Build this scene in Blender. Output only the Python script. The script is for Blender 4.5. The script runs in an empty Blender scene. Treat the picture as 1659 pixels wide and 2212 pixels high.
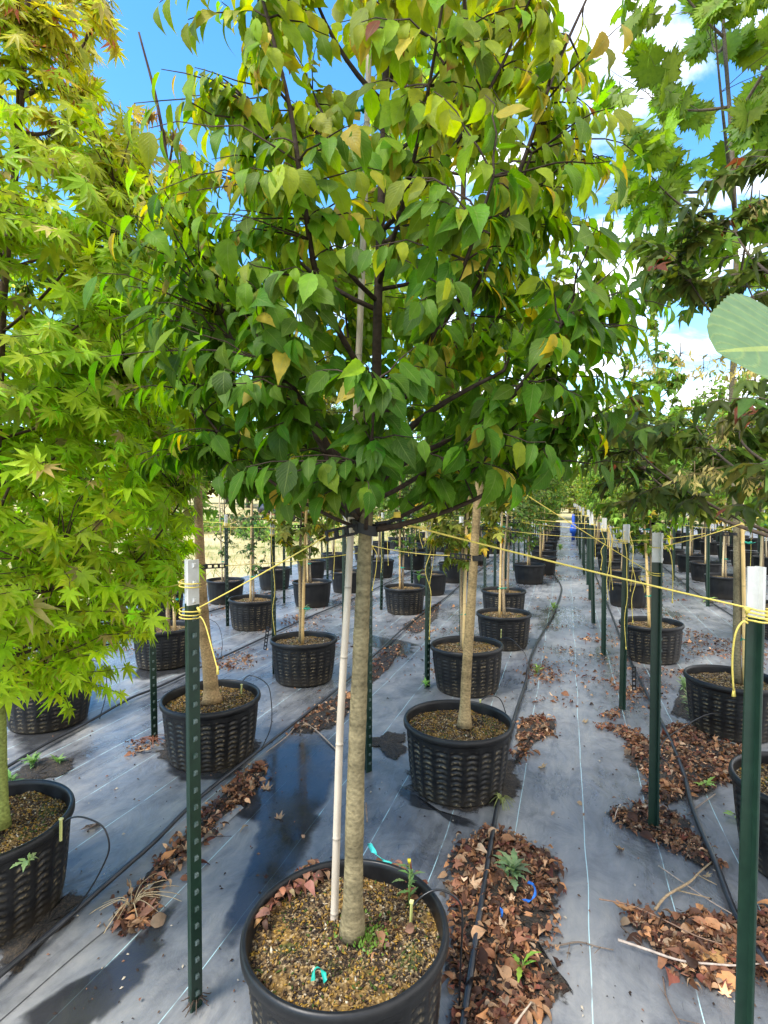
import bpy, math, random
import numpy as np
from mathutils import Vector
sc = bpy.context.scene
COL = sc.collection
R = math.radians

# ------------------------------------------------------------------ camera, sky, sun, exposure
H = 1.56                                   # eye height; rows of pots run along +Y
YAW, PIT = R(18.1), math.atan(26 / 1207)
cam = bpy.data.objects.new('camera', bpy.data.cameras.new('camera'))
COL.objects.link(cam); sc.camera = cam
cam.location = (0, 0, H); cam.rotation_euler = (R(90) - PIT, 0, YAW)
cam.data.sensor_fit = 'VERTICAL'; cam.data.sensor_height = 36
cam.data.lens = 1207 / 2212 * 36
cam.data.clip_start = .02; cam.data.clip_end = 2000

SUN_EL, SUN_AZ = R(52), R(215)             # azimuth clockwise from +Y; soft sun, behind the viewer on the left
world = bpy.data.worlds.new('World'); sc.world = world; world.use_nodes = True
wn, wl = world.node_tree.nodes, world.node_tree.links
wn.clear()
def wnode(t, **k):
    n = wn.new(t)
    for a, b in k.items(): setattr(n, a, b)
    return n
wo = wnode('ShaderNodeOutputWorld'); bg = wnode('ShaderNodeBackground'); bg.inputs['Strength'].default_value = .15
sky = wnode('ShaderNodeTexSky'); sky.sky_type = 'NISHITA'; sky.sun_disc = False
sky.sun_elevation = SUN_EL; sky.sun_rotation = SUN_AZ; sky.air_density = 1.1; sky.dust_density = .1; sky.ozone_density = 1.6
tc = wnode('ShaderNodeTexCoord'); sep = wnode('ShaderNodeSeparateXYZ'); wl.new(tc.outputs['Generated'], sep.inputs[0])
def wmath(op, a, b=None, clamp=False):
    n = wnode('ShaderNodeMath', operation=op, use_clamp=clamp)
    for i, v in enumerate((a, b)):
        if v is None: continue
        if isinstance(v, (int, float)): n.inputs[i].default_value = v
        else: wl.new(v, n.inputs[i])
    return n.outputs[0]
X_, Y_, Z_ = sep.outputs
den = wmath('ADD', wmath('MAXIMUM', Z_, 0.0), .22)
cmb = wnode('ShaderNodeCombineXYZ')
wl.new(wmath('DIVIDE', X_, den), cmb.inputs[0]); wl.new(wmath('DIVIDE', Y_, den), cmb.inputs[1])
cn = wnode('ShaderNodeTexNoise'); cn.inputs['Scale'].default_value = 1.7; cn.inputs['Detail'].default_value = 9
cn.inputs['Roughness'].default_value = .58; cn.inputs['Distortion'].default_value = .4
wl.new(cmb.outputs[0], cn.inputs['Vector'])
# more cloud towards +X (right of the rows) and low down on that side
bias = wmath('ADD', wmath('MULTIPLY', wmath('ADD', X_, .26), .20), wmath('MULTIPLY', Z_, -.04))
cl = wmath('ADD', cn.outputs[0], bias)
ramp = wnode('ShaderNodeMapRange'); ramp.interpolation_type = 'SMOOTHSTEP'
ramp.inputs['From Min'].default_value = .50; ramp.inputs['From Max'].default_value = .63
wl.new(cl, ramp.inputs['Value'])
mixw = wnode('ShaderNodeMixRGB'); wl.new(ramp.outputs[0], mixw.inputs[0])
hsv = wnode('ShaderNodeHueSaturation'); hsv.inputs['Saturation'].default_value = 1.32; hsv.inputs['Value'].default_value = 1.0
wl.new(sky.outputs[0], hsv.inputs['Color']); wl.new(hsv.outputs[0], mixw.inputs[1])
mixw.inputs[2].default_value = (6.4, 6.4, 6.5, 1)
wl.new(mixw.outputs[0], bg.inputs['Color']); wl.new(bg.outputs[0], wo.inputs['Surface'])

sun = bpy.data.objects.new('sun', bpy.data.lights.new('sun', 'SUN')); COL.objects.link(sun)
sun.data.energy = 2.3; sun.data.angle = R(22); sun.data.color = (1, .95, .86)
sdir = Vector((math.sin(SUN_AZ) * math.cos(SUN_EL), math.cos(SUN_AZ) * math.cos(SUN_EL), math.sin(SUN_EL)))
sun.rotation_euler = (-sdir).to_track_quat('-Z', 'Y').to_euler(); sun.location = (0, 0, 20)

sc.view_settings.view_transform = 'Standard'; sc.view_settings.look = 'None'
sc.view_settings.exposure = 1.6; sc.view_settings.gamma = 1
sc.cycles.max_bounces = 8; sc.cycles.diffuse_bounces = 4; sc.cycles.transmission_bounces = 4
sc.cycles.use_denoising = True

# ------------------------------------------------------------------ a pixel of the 1659 x 2212 photograph -> a point of the place
F_, CX, CY = 1207., 829.5, 1106.
fw = np.array([-math.sin(YAW) * math.cos(PIT), math.cos(YAW) * math.cos(PIT), -math.sin(PIT)])
rt = np.array([math.cos(YAW), math.sin(YAW), 0]); up = np.cross(rt, fw); CAM = np.array([0, 0, H])
def ray(px, py): return fw + (px - CX) / F_ * rt - (py - CY) / F_ * up
def P(px, py, z=0.):                       # on a horizontal plane
    d = ray(px, py); return CAM + d * (z - H) / d[2]
def D(px, py, dep): return CAM + ray(px, py) * dep
def depth(p): return (np.asarray(p) - CAM) @ fw

# ------------------------------------------------------------------ helpers
class MB:
    def __init__(s): s.v = []; s.f = []; s.c = []; s.m = []
    def add(s, vs, fs, col=(.5, .5, .5), mi=0):
        o = len(s.v); s.v += [tuple(map(float, v)) for v in vs]
        s.f += [tuple(i + o for i in f) for f in fs]; s.m += [mi] * len(fs)
        if len(col) and isinstance(col[0], (int, float)): s.c += [tuple(col)] * len(vs)
        else: s.c += [tuple(c) for c in col]
    def box(s, a, b, col=(.5, .5, .5), mi=0):
        x0, y0, z0 = a; x1, y1, z1 = b
        s.add([(x0, y0, z0), (x1, y0, z0), (x1, y1, z0), (x0, y1, z0), (x0, y0, z1), (x1, y0, z1), (x1, y1, z1), (x0, y1, z1)],
              [(3, 2, 1, 0), (4, 5, 6, 7), (0, 1, 5, 4), (1, 2, 6, 5), (2, 3, 7, 6), (3, 0, 4, 7)], col, mi)
    def bar(s, p, q, w, h, col=(.5, .5, .5), upv=(0, 0, 1)):
        p = np.array(p, float); q = np.array(q, float); t = (q - p); t /= np.linalg.norm(t) + 1e-9
        upv = np.array(upv, float)
        if abs(t @ upv) > .98: upv = np.array([1., 0, 0])
        a = np.cross(t, upv); a /= np.linalg.norm(a); b = np.cross(a, t)
        vs = [e + sx * a * w / 2 + sy * b * h / 2 for e in (p, q) for sx, sy in ((-1, -1), (1, -1), (1, 1), (-1, 1))]
        s.add(vs, [(3, 2, 1, 0), (4, 5, 6, 7), (0, 1, 5, 4), (1, 2, 6, 5), (2, 3, 7, 6), (3, 0, 4, 7)], col)
    def tube(s, pts, rad, n=6, col=(.5, .5, .5), cap=True, mi=0):
        pts = [np.array(p, float) for p in pts]; k = len(pts)
        if not hasattr(rad, '__len__'): rad = [rad] * k
        cols = col if not isinstance(col[0], (int, float)) else [col] * k
        t0 = pts[1] - pts[0]; t0 /= np.linalg.norm(t0) + 1e-9
        a = np.cross(t0, (0, 0, 1.) if abs(t0[2]) < .9 else (1., 0, 0)); a /= np.linalg.norm(a)
        vs, fs, cc = [], [], []
        for i in range(k):
            t = pts[min(i + 1, k - 1)] - pts[max(i - 1, 0)]; t /= np.linalg.norm(t) + 1e-9
            a = a - t * (a @ t); a /= np.linalg.norm(a) + 1e-9; b = np.cross(t, a)
            for j in range(n):
                an = 2 * math.pi * j / n
                vs.append(pts[i] + rad[i] * (math.cos(an) * a + math.sin(an) * b)); cc.append(cols[i])
        for i in range(k - 1):
            for j in range(n):
                fs.append((i * n + j, i * n + (j + 1) % n, (i + 1) * n + (j + 1) % n, (i + 1) * n + j))
        if cap: fs += [tuple(reversed(range(n))), tuple(range((k - 1) * n, k * n))]
        s.add(vs, fs, cc, mi)
    def build(s, name, mat, parent=None, org=(0, 0, 0), smooth=True):
        return make(name, np.array(s.v) - np.array(org), s.f, mat, parent, np.array(s.c), smooth, s.m)

def make(name, V, faces, mat, parent=None, col=None, smooth=True, mi=None, uv=None):
    me = bpy.data.meshes.new(name)
    V = np.ascontiguousarray(V, dtype=np.float32)
    if isinstance(faces, np.ndarray):
        k = faces.shape[1]; nf = len(faces)
        me.vertices.add(len(V)); me.vertices.foreach_set('co', V.ravel())
        me.loops.add(nf * k); me.loops.foreach_set('vertex_index', np.ascontiguousarray(faces, dtype=np.int32).ravel())
        me.polygons.add(nf); me.polygons.foreach_set('loop_start', np.arange(0, nf * k, k, dtype=np.int32))
        me.update(calc_edges=True)
    else:
        me.from_pydata([tuple(v) for v in V], [], faces)
    if col is not None:
        at = me.attributes.new('lc', 'FLOAT_COLOR', 'POINT')
        c4 = np.ones((len(V), 4), np.float32); c4[:, :3] = col; at.data.foreach_set('color', c4.ravel())
    if uv is not None:
        at = me.attributes.new('luv', 'FLOAT2', 'POINT'); at.data.foreach_set('vector', np.ascontiguousarray(uv, dtype=np.float32).ravel())
    for m in (mat if isinstance(mat, (list, tuple)) else [mat]): me.materials.append(m)
    if mi is not None and any(mi): me.polygons.foreach_set('material_index', mi)
    if smooth: me.polygons.foreach_set('use_smooth', [True] * len(me.polygons))
    o = bpy.data.objects.new(name, me); COL.objects.link(o)
    if parent: o.parent = parent
    return o
def tag(o, label=None, cat=None, group=None, kind=None):
    if label: o['label'] = label
    if cat: o['category'] = cat
    if group: o['group'] = group
    if kind: o['kind'] = kind
    return o
def thing(name, label, cat, loc=(0, 0, 0), group=None, rz=0):
    o = bpy.data.objects.new(name, None); COL.objects.link(o); o.location = tuple(map(float, loc)); o.rotation_euler = (0, 0, rz)
    o.empty_display_size = .05
    return tag(o, label, cat, group)
def dup(root, loc, rz=0, scale=1, label=None, group=None):
    def cp(o, par):
        c = o.copy(); COL.objects.link(c); c.parent = par
        for ch in o.children: cp(ch, c)
        return c
    kids = list(root.children)
    r = root.copy(); COL.objects.link(r); r.location = tuple(map(float, loc)); r.rotation_euler = (0, 0, rz); r.scale = (scale,) * 3
    for ch in kids: cp(ch, r)
    if label: r['label'] = label
    if group: r['group'] = group
    elif 'group' in r: del r['group']
    return r
def bez(a, b, c, n):
    t = np.linspace(0, 1, n)[:, None]; a, b, c = map(lambda x: np.asarray(x, float), (a, b, c))
    return (1 - t) ** 2 * a + 2 * t * (1 - t) * b + t * t * c
def smooth_path(pts, n=6):                # Catmull-Rom through the points
    p = [np.asarray(x, float) for x in pts]; p = [2 * p[0] - p[1]] + p + [2 * p[-1] - p[-2]]; out = []
    for i in range(1, len(p) - 2):
        for t in np.linspace(0, 1, n, endpoint=False):
            out.append(.5 * (2 * p[i] + (p[i + 1] - p[i - 1]) * t + (2 * p[i - 1] - 5 * p[i] + 4 * p[i + 1] - p[i + 2]) * t * t
                             + (3 * p[i] - p[i - 1] - 3 * p[i + 1] + p[i + 2]) * t ** 3))
    return out + [p[-2]]
ORD = ['first', 'second', 'third', 'fourth', 'fifth', 'sixth', 'seventh', 'eighth', 'ninth', 'tenth']

# ------------------------------------------------------------------ materials
def mat(name):
    m = bpy.data.materials.new(name); m.use_nodes = True; nt = m.node_tree
    return m, nt, nt.nodes['Principled BSDF']
def N(nt, t, **k):
    n = nt.nodes.new(t)
    for a, b in k.items():
        if a in n.inputs: n.inputs[a].default_value = b
        else: setattr(n, a, b)
    return n
def mth(nt, op, a, b=None, clamp=False):
    n = nt.nodes.new('ShaderNodeMath'); n.operation = op; n.use_clamp = clamp
    for i, v in enumerate((a, b)):
        if v is None: continue
        if isinstance(v, (int, float)): n.inputs[i].default_value = v
        else: nt.links.new(v, n.inputs[i])
    return n.outputs[0]
def rampn(nt, fac, stops, interp='LINEAR'):
    n = nt.nodes.new('ShaderNodeValToRGB'); n.color_ramp.interpolation = interp; e = n.color_ramp.elements
    while len(e) < len(stops): e.new(.5)
    for i, (p, c) in enumerate(stops): e[i].position = p; e[i].color = (*c, 1)
    nt.links.new(fac, n.inputs[0]); return n.outputs[0]
def mixc(nt, fac, a, b, blend='MIX'):
    n = nt.nodes.new('ShaderNodeMixRGB'); n.blend_type = blend
    for i, v in enumerate((fac, a, b)):
        if isinstance(v, (int, float)): n.inputs[i].default_value = v
        elif isinstance(v, tuple): n.inputs[i].default_value = (*v, 1)
        else: nt.links.new(v, n.inputs[i])
    return n.outputs[0]
def noise(nt, vec, scale, detail=4, rough=.55, dist=0):
    n = N(nt, 'ShaderNodeTexNoise', Scale=scale, Detail=detail, Roughness=rough, Distortion=dist)
    if vec is not None: nt.links.new(vec, n.inputs['Vector'])
    return n.outputs[0]
def objco(nt, scale=None):
    t = nt.nodes.new('ShaderNodeTexCoord').outputs['Object']
    if scale:
        mp = N(nt, 'ShaderNodeMapping'); mp.inputs['Scale'].default_value = scale; nt.links.new(t, mp.inputs[0]); return mp.outputs[0]
    return t
def bump(nt, bs, h, strength=.3, dist=.01):
    b = N(nt, 'ShaderNodeBump', Strength=strength, Distance=dist); nt.links.new(h, b.inputs['Height']); nt.links.new(b.outputs[0], bs.inputs['Normal'])
def attr(nt, name='lc'):
    a = nt.nodes.new('ShaderNodeAttribute'); a.attribute_name = name; return a

def attr_mat(name, rough=.6, spec=.3, nscale=40, namt=.35, bstr=.3, bdist=.003, stretch=None):
    m, nt, bs = mat(name); a = attr(nt); v = objco(nt, stretch); n = noise(nt, v, nscale, 6)
    k = rampn(nt, n, [(.25, (1 - namt,) * 3), (.75, (1 + namt * .6,) * 3)])
    c = mixc(nt, 1., a.outputs['Color'], k, 'MULTIPLY'); nt.links.new(c, bs.inputs['Base Color'])
    bs.inputs['Roughness'].default_value = rough; bs.inputs['Specular IOR Level'].default_value = spec
    bump(nt, bs, n, bstr, bdist); return m
def leaf_mat(name, trans=.5, rough=.5, veins=True, spec=.22, vs=1.):
    m, nt, bs = mat(name); a = attr(nt); col = a.outputs['Color']
    if veins:
        uv = attr(nt, 'luv'); s = nt.nodes.new('ShaderNodeSeparateXYZ'); nt.links.new(uv.outputs['Vector'], s.inputs[0])
        au = mth(nt, 'ABSOLUTE', s.outputs[0])
        mid = mth(nt, 'LESS_THAN', au, .05)
        ph = mth(nt, 'SUBTRACT', mth(nt, 'MULTIPLY', s.outputs[1], 58.), mth(nt, 'MULTIPLY', au, 20.))
        sv = mth(nt, 'POWER', mth(nt, 'ADD', mth(nt, 'MULTIPLY', mth(nt, 'SINE', ph), .5), .5), 6.)
        vm = mth(nt, 'MAXIMUM', mth(nt, 'MULTIPLY', mid, .28 * vs), mth(nt, 'MULTIPLY', sv, .09 * vs))
        col = mixc(nt, vm, col, (.30, .36, .10))
        bump(nt, bs, sv, .35, .002)
    n = noise(nt, objco(nt), 55, 3)
    k = rampn(nt, n, [(.3, (.8, .82, .8)), (.7, (1.15, 1.1, 1.05))]); col = mixc(nt, 1., col, k, 'MULTIPLY')
    if veins:
        sp = noise(nt, objco(nt), 130, 3, .6); col = mixc(nt, rampn(nt, sp, [(.66, (0,) * 3), (.72, (.55,) * 3)]), col, (.10, .07, .02))
    nt.links.new(col, bs.inputs['Base Color']); bs.inputs['Roughness'].default_value = rough; bs.inputs['Specular IOR Level'].default_value = spec
    tr = N(nt, 'ShaderNodeBsdfTranslucent'); hs = N(nt, 'ShaderNodeHueSaturation', Saturation=1.1, Value=1.8)
    nt.links.new(col, hs.inputs['Color']); nt.links.new(hs.outputs[0], tr.inputs['Color'])
    mx = N(nt, 'ShaderNodeMixShader'); mx.inputs[0].default_value = trans
    nt.links.new(bs.outputs[0], mx.inputs[1]); nt.links.new(tr.outputs[0], mx.inputs[2])
    nt.links.new(mx.outputs[0], nt.nodes['Material Output'].inputs['Surface']); return m

M = {}
M['leaf'] = leaf_mat('broad leaf'); M['palm'] = leaf_mat('lobed leaf', .45, .5, False, .25)
M['far_leaf'] = leaf_mat('distant leaf', .38, .6, False, .2)
M['dead'] = leaf_mat('dry leaf', .15, .6, False, .25)
M['bark'] = attr_mat('bark', .8, .15, 75, .55, .7, .004, (1, 1, 1.5))
M['bamboo'] = attr_mat('bamboo', .5, .35, 60, .22, .15, .001, (1, 1, .12))
M['rope'] = attr_mat('twine', .55, .3, 300, .25, .4, .001)
M['strap'] = attr_mat('rubber strap', .55, .35, 60, .3, .2, .001)
M['hose'] = attr_mat('polyethylene pipe', .32, .5, 9, .4, .1, .001)
M['pale'] = leaf_mat('pale near leaf', .3, .5, True, .25, 3.)
M['weed'] = leaf_mat('weed leaf', .3, .5, True, .25)
M['misc'] = attr_mat('coated scrap', .5, .35, 30, .2, .1, .001)
M['twig'] = attr_mat('dry twig', .8, .15, 60, .4, .4, .002)

def m_fabric():
    m, nt, bs = mat('woven ground fabric'); v = objco(nt); s = nt.nodes.new('ShaderNodeSeparateXYZ'); nt.links.new(v, s.inputs[0])
    wob = mth(nt, 'MULTIPLY', mth(nt, 'SUBTRACT', noise(nt, objco(nt, (.9, .9, .9)), 1., 2), .5), .05)
    t = mth(nt, 'FRACT', mth(nt, 'DIVIDE', mth(nt, 'ADD', mth(nt, 'ADD', s.outputs[0], wob), 31.0 - .088), .31))
    line = mth(nt, 'LESS_THAN', t, .0105)
    brk = noise(nt, objco(nt, (3, 3, 3)), 2.2, 3)
    line = mth(nt, 'MULTIPLY', line, rampn(nt, brk, [(.36, (.15,) * 3), (.5, (1,) * 3)]))
    n1 = noise(nt, objco(nt, (1.0, .55, 1)), 1.3, 7, .62, .3); n2 = noise(nt, objco(nt, (5, 1.2, 1)), 3.5, 5)
    n3 = noise(nt, v, 90, 2, .7)
    dust = mth(nt, 'ADD', mth(nt, 'MULTIPLY', n1, .75), mth(nt, 'MULTIPLY', n2, .25))
    base = rampn(nt, dust, [(.33, (.03, .031, .033)), (.42, (.095, .097, .10)), (.50, (.155, .156, .157)), (.58, (.21, .207, .20)), (.68, (.31, .295, .265))])
    sp = rampn(nt, n3, [(.70, (0,) * 3), (.76, (1,) * 3)])
    base = mixc(nt, mth(nt, 'MULTIPLY', sp, .35), base, (.05, .04, .03))
    st = noise(nt, objco(nt, (1, .8, 1)), 4.5, 8, .7, .6); base = mixc(nt, 1., base, rampn(nt, st, [(.34, (.62, .62, .64)), (.5, (1,) * 3), (.68, (1.3, 1.26, 1.18))]), 'MULTIPLY')
    c = mixc(nt, line, base, (.42, .60, .60)); nt.links.new(c, bs.inputs['Base Color'])
    rg = rampn(nt, dust, [(.38, (.10,) * 3), (.46, (.30,) * 3), (.6, (.5,) * 3)]); nt.links.new(rg, bs.inputs['Roughness'])
    bs.inputs['Specular IOR Level'].default_value = .6
    h = mth(nt, 'ADD', mth(nt, 'MULTIPLY', noise(nt, objco(nt, (1, .6, 1)), 6, 6, .6, 1.2), 1.3), mth(nt, 'MULTIPLY', noise(nt, v, 260, 2), .05))
    bump(nt, bs, h, .35, .025); return m
def m_water():
    m, nt, bs = mat('standing water'); n = noise(nt, objco(nt), 5, 4); k = noise(nt, objco(nt), 11, 6, .65)
    nt.links.new(rampn(nt, n, [(.3, (.014, .015, .018)), (.7, (.035, .035, .037))]), bs.inputs['Base Color'])
    nt.links.new(rampn(nt, n, [(.35, (.05,) * 3), (.65, (.16,) * 3)]), bs.inputs['Roughness']); bs.inputs['Specular IOR Level'].default_value = .5; bump(nt, bs, k, .05, .008)
    a = attr(nt); e = mth(nt, 'ADD', a.outputs['Fac'], mth(nt, 'MULTIPLY', mth(nt, 'SUBTRACT', k, .5), 1.1))
    fac = rampn(nt, e, [(.12, (0,) * 3), (.70, (.74,) * 3)])
    tr = N(nt, 'ShaderNodeBsdfTransparent'); mx = N(nt, 'ShaderNodeMixShader'); nt.links.new(fac, mx.inputs[0]); nt.links.new(tr.outputs[0], mx.inputs[1]); nt.links.new(bs.outputs[0], mx.inputs[2])
    nt.links.new(mx.outputs[0], nt.nodes['Material Output'].inputs['Surface']); return m
def m_pot():
    m, nt, bs = mat('black pot plastic'); v = objco(nt); s = nt.nodes.new('ShaderNodeSeparateXYZ'); nt.links.new(v, s.inputs[0])
    n = noise(nt, v, 14, 6, .65); fine = noise(nt, v, 70, 3)
    low = rampn(nt, mth(nt, 'ADD', s.outputs[2], mth(nt, 'MULTIPLY', n, .12)), [(.06, (1,) * 3), (.17, (0,) * 3)])
    c = rampn(nt, n, [(.35, (.004, .004, .0045)), (.7, (.012, .0118, .0115))])
    c = mixc(nt, mth(nt, 'MULTIPLY', low, .75), c, (.038, .030, .021))
    a = attr(nt); slot = a.outputs['Fac']
    big = noise(nt, v, 5.5, 3)
    holes = mth(nt, 'MULTIPLY', mth(nt, 'MULTIPLY', slot, rampn(nt, fine, [(.45, (.05,) * 3), (.62, (1,) * 3)])), rampn(nt, big, [(.40, (.08,) * 3), (.60, (1,) * 3)]))
    c = mixc(nt, holes, c, (.22, .17, .095)); nt.links.new(c, bs.inputs['Base Color'])
    nt.links.new(rampn(nt, n, [(.3, (.34,) * 3), (.7, (.52,) * 3)]), bs.inputs['Roughness']); bs.inputs['Specular IOR Level'].default_value = .33
    bump(nt, bs, fine, .15, .002); return m
def m_soil():
    m, nt, bs = mat('bark potting mix'); v = objco(nt)
    vo = N(nt, 'ShaderNodeTexVoronoi', Scale=130.); nt.links.new(v, vo.inputs['Vector'])
    s = nt.nodes.new('ShaderNodeSeparateColor'); nt.links.new(vo.outputs['Color'], s.inputs[0])
    c = rampn(nt, s.outputs[0], [(0, (.018, .013, .010)), (.40, (.045, .030, .018)), (.62, (.11, .075, .04)), (.78, (.24, .16, .07)), (.92, (.30, .22, .12)), (1, (.42, .35, .25))])
    big = noise(nt, v, 9, 4); c = mixc(nt, rampn(nt, big, [(.5, (0,) * 3), (.66, (.75,) * 3)]), c, mixc(nt, s.outputs[1], (.35, .20, .04), (.16, .09, .02)))
    ms = noise(nt, v, 6.5, 5); c = mixc(nt, rampn(nt, ms, [(.58, (0,) * 3), (.68, (.6,) * 3)]), c, (.045, .075, .012))
    nt.links.new(c, bs.inputs['Base Color']); bs.inputs['Roughness'].default_value = .85; bs.inputs['Specular IOR Level'].default_value = .2
    bump(nt, bs, vo.outputs['Distance'], .9, .006); return m
def m_dirt():
    m, nt, bs = mat('wet organic dirt'); v = objco(nt); n = noise(nt, v, 30, 8, .7); k = noise(nt, v, 120, 4, .7)
    c = rampn(nt, mth(nt, 'ADD', mth(nt, 'MULTIPLY', n, .5), mth(nt, 'MULTIPLY', k, .5)), [(.38, (.010, .008, .006)), (.52, (.035, .026, .017)), (.64, (.10, .065, .035)), (.75, (.17, .14, .06))])
    nt.links.new(c, bs.inputs['Base Color']); bs.inputs['Roughness'].default_value = .8; bump(nt, bs, k, 1., .012)
    g = noise(nt, v, 26, 6, .7); e = mth(nt, 'ADD', attr(nt).outputs['Fac'], mth(nt, 'MULTIPLY', mth(nt, 'SUBTRACT', g, .5), 1.6))
    tr = N(nt, 'ShaderNodeBsdfTransparent'); mx = N(nt, 'ShaderNodeMixShader'); nt.links.new(rampn(nt, e, [(.25, (0,) * 3), (.5, (1,) * 3)]), mx.inputs[0]); nt.links.new(tr.outputs[0], mx.inputs[1]); nt.links.new(bs.outputs[0], mx.inputs[2])
    nt.links.new(mx.outputs[0], nt.nodes['Material Output'].inputs['Surface']); return m
def m_meadow():
    m, nt, bs = mat('dry meadow'); v = objco(nt); n = noise(nt, objco(nt, (1, .5, 1)), .35, 6, .6); k = noise(nt, v, 3.5, 6, .7)
    c = rampn(nt, mth(nt, 'ADD', mth(nt, 'MULTIPLY', n, .65), mth(nt, 'MULTIPLY', k, .35)), [(.36, (.10, .15, .03)), (.44, (.26, .25, .09)), (.5, (.44, .36, .17)), (.62, (.52, .43, .24))])
    nt.links.new(c, bs.inputs['Base Color']); bs.inputs['Roughness'].default_value = .9; bs.inputs['Specular IOR Level'].default_value = .1; bump(nt, bs, k, .8, .08); return m
def m_paint(name, c0, c1, rough, rust=0., spec=.5):
    m, nt, bs = mat(name); v = objco(nt); n = noise(nt, v, 22, 6, .65)
    c = rampn(nt, n, [(.3, c0), (.7, c1)])
    if rust:
        r = noise(nt, objco(nt, (1, 1, .5)), 26, 5, .7); c = mixc(nt, rampn(nt, r, [(.62, (0,) * 3), (.68, (rust,) * 3)]), c, (.17, .065, .03))
    nt.links.new(c, bs.inputs['Base Color']); bs.inputs['Roughness'].default_value = rough; bs.inputs['Specular IOR Level'].default_value = spec
    bump(nt, bs, n, .12, .002); return m
M['fabric'] = m_fabric(); M['water'] = m_water(); M['pot'] = m_pot(); M['soil'] = m_soil(); M['dirt'] = m_dirt(); M['meadow'] = m_meadow()
M['chips'] = attr_mat('bark and pumice chips', .85, .2, 200, .3, .2, .001)
M['green'] = m_paint('green enamel', (.006, .020, .012), (.011, .033, .019), .38)
M['white'] = m_paint('chipped white paint', (.44, .43, .39), (.60, .59, .55), .5, .9)
M['stud'] = m_paint('worn stud steel', (.012, .035, .022), (.13, .16, .15), .45)

# ------------------------------------------------------------------ setting: ground, fabric, water
def terrain(x, y):
    d = np.maximum(0, -6.6 - x); t = np.clip((d - 2) / 24, 0, 1)
    t2 = np.clip((y - 42) / 60, 0, 1)
    return -.03 + 1.3 * t * t * (3 - 2 * t) + 1.0 * t2 * t2
gx = np.concatenate([[-900, -300, -120], np.linspace(-60, -6.7, 50), np.linspace(-4, 40, 18), [120, 300, 900]])
gy = np.concatenate([[-900, -200, -60, -20], np.linspace(-10, 60, 60), np.linspace(66, 120, 10), [300, 900, 1500]])
GX, GY = np.meshgrid(gx, gy); GZ = terrain(GX, GY); V = np.stack([GX, GY, GZ], -1).reshape(-1, 3); nx = len(gx)
idx = np.array([[j * nx + i, j * nx + i + 1, (j + 1) * nx + i + 1, (j + 1) * nx + i] for j in range(len(gy) - 1) for i in range(nx - 1)])
tag(make('ground', V, idx, M['meadow']), 'dry straw coloured meadow rising behind the rows of pots', 'ground', kind='structure')
fx = np.linspace(-6.25, 14, 60); fy = np.linspace(-4, 41, 120); GX, GY = np.meshgrid(fx, fy)
rngf = np.random.default_rng(3)
V = np.stack([GX, GY, np.zeros_like(GX)], -1).reshape(-1, 3); nx = len(fx)
idx = np.array([[j * nx + i, j * nx + i + 1, (j + 1) * nx + i + 1, (j + 1) * nx + i] for j in range(len(fy) - 1) for i in range(nx - 1)])
tag(make('ground_fabric', V, idx, M['fabric']), 'grey black woven ground fabric with pale stitched lines', 'ground cover', kind='structure')

def blob(px_poly, z, seed, rough=.03, sub=9):
    rg = np.random.default_rng(seed); pts = [P(x, y) for x, y in px_poly]; pts = smooth_path(pts + [pts[0]], sub)[:-1]
    c = np.mean(pts, 0); out = []
    ph = rg.uniform(0, 6.28, 6)
    for i, p in enumerate(pts):
        a = 2 * math.pi * i / len(pts); d = (p - c); L = np.linalg.norm(d) + 1e-6
        w = sum(math.sin(a * k * 3 + ph[k - 1]) / k for k in range(1, 6)) * rough + rg.normal(0, rough * .25)
        q = p + d / L * w; out.append((q[0], q[1], z))
    return out
def sheet(name, poly, mat_, label, kind='structure', cat='puddle'):
    ring = np.array(poly); n = len(ring); c = ring.mean(0); vs = [c]; cs = [1.]
    for f, a in ((.4, 1.), (.75, .9), (.92, .45), (1.06, 0.)): vs += list(c + (ring - c) * f); cs += [a] * n
    fs = [(0, 1 + i, 1 + (i + 1) % n) for i in range(n)]
    for r_ in range(3): fs += [(1 + r_ * n + i, 1 + (r_ + 1) * n + i, 1 + (r_ + 1) * n + (i + 1) % n, 1 + r_ * n + (i + 1) % n) for i in range(n)]
    o = make(name, np.array(vs), fs, mat_, None, np.repeat(np.array(cs)[:, None], 3, 1))
    return tag(o, label, cat, kind=kind)
sheet('puddle', blob([(600, 1600), (730, 1585), (728, 1640), (700, 1730), (690, 1790), (668, 1850), (560, 1985), (470, 2040), (520, 1900), (545, 1790), (500, 1720)], .004, 1), M['water'], 'dark blue puddle behind the big pot')
sheet('puddle', blob([(60, 2190), (250, 2060), (330, 1990), (372, 1960), (365, 2010), (340, 2070), (250, 2160), (160, 2260), (40, 2290)], .004, 2, .025), M['water'], 'dark wet streak on the fabric at lower left')
sheet('puddle', blob([(20, 1500), (120, 1450), (215, 1430), (228, 1470), (205, 1540), (140, 1600), (30, 1625)], .004, 3), M['water'], 'bright sky reflecting puddle round the shaded left pot')
sheet('puddle', blob([(300, 1430), (420, 1405), (425, 1440), (330, 1470), (280, 1460)], .004, 4), M['water'], 'small puddle by the pot with green tied stake')
sheet('puddle', blob([(345, 1640), (430, 1650), (520, 1660), (470, 1690), (380, 1680)], .004, 5, .02), M['water'], 'dark glossy patch at the foot of the pot with leaning trunk')  # dark glossy sheet at the lower left of the pot foot
sheet('puddle', blob([(800, 1230 + 140), (870, 1385), (905, 1400), (860, 1420), (810, 1400)], .004, 6, .04), M['water'], 'small puddle between posts in middle distance')
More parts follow.
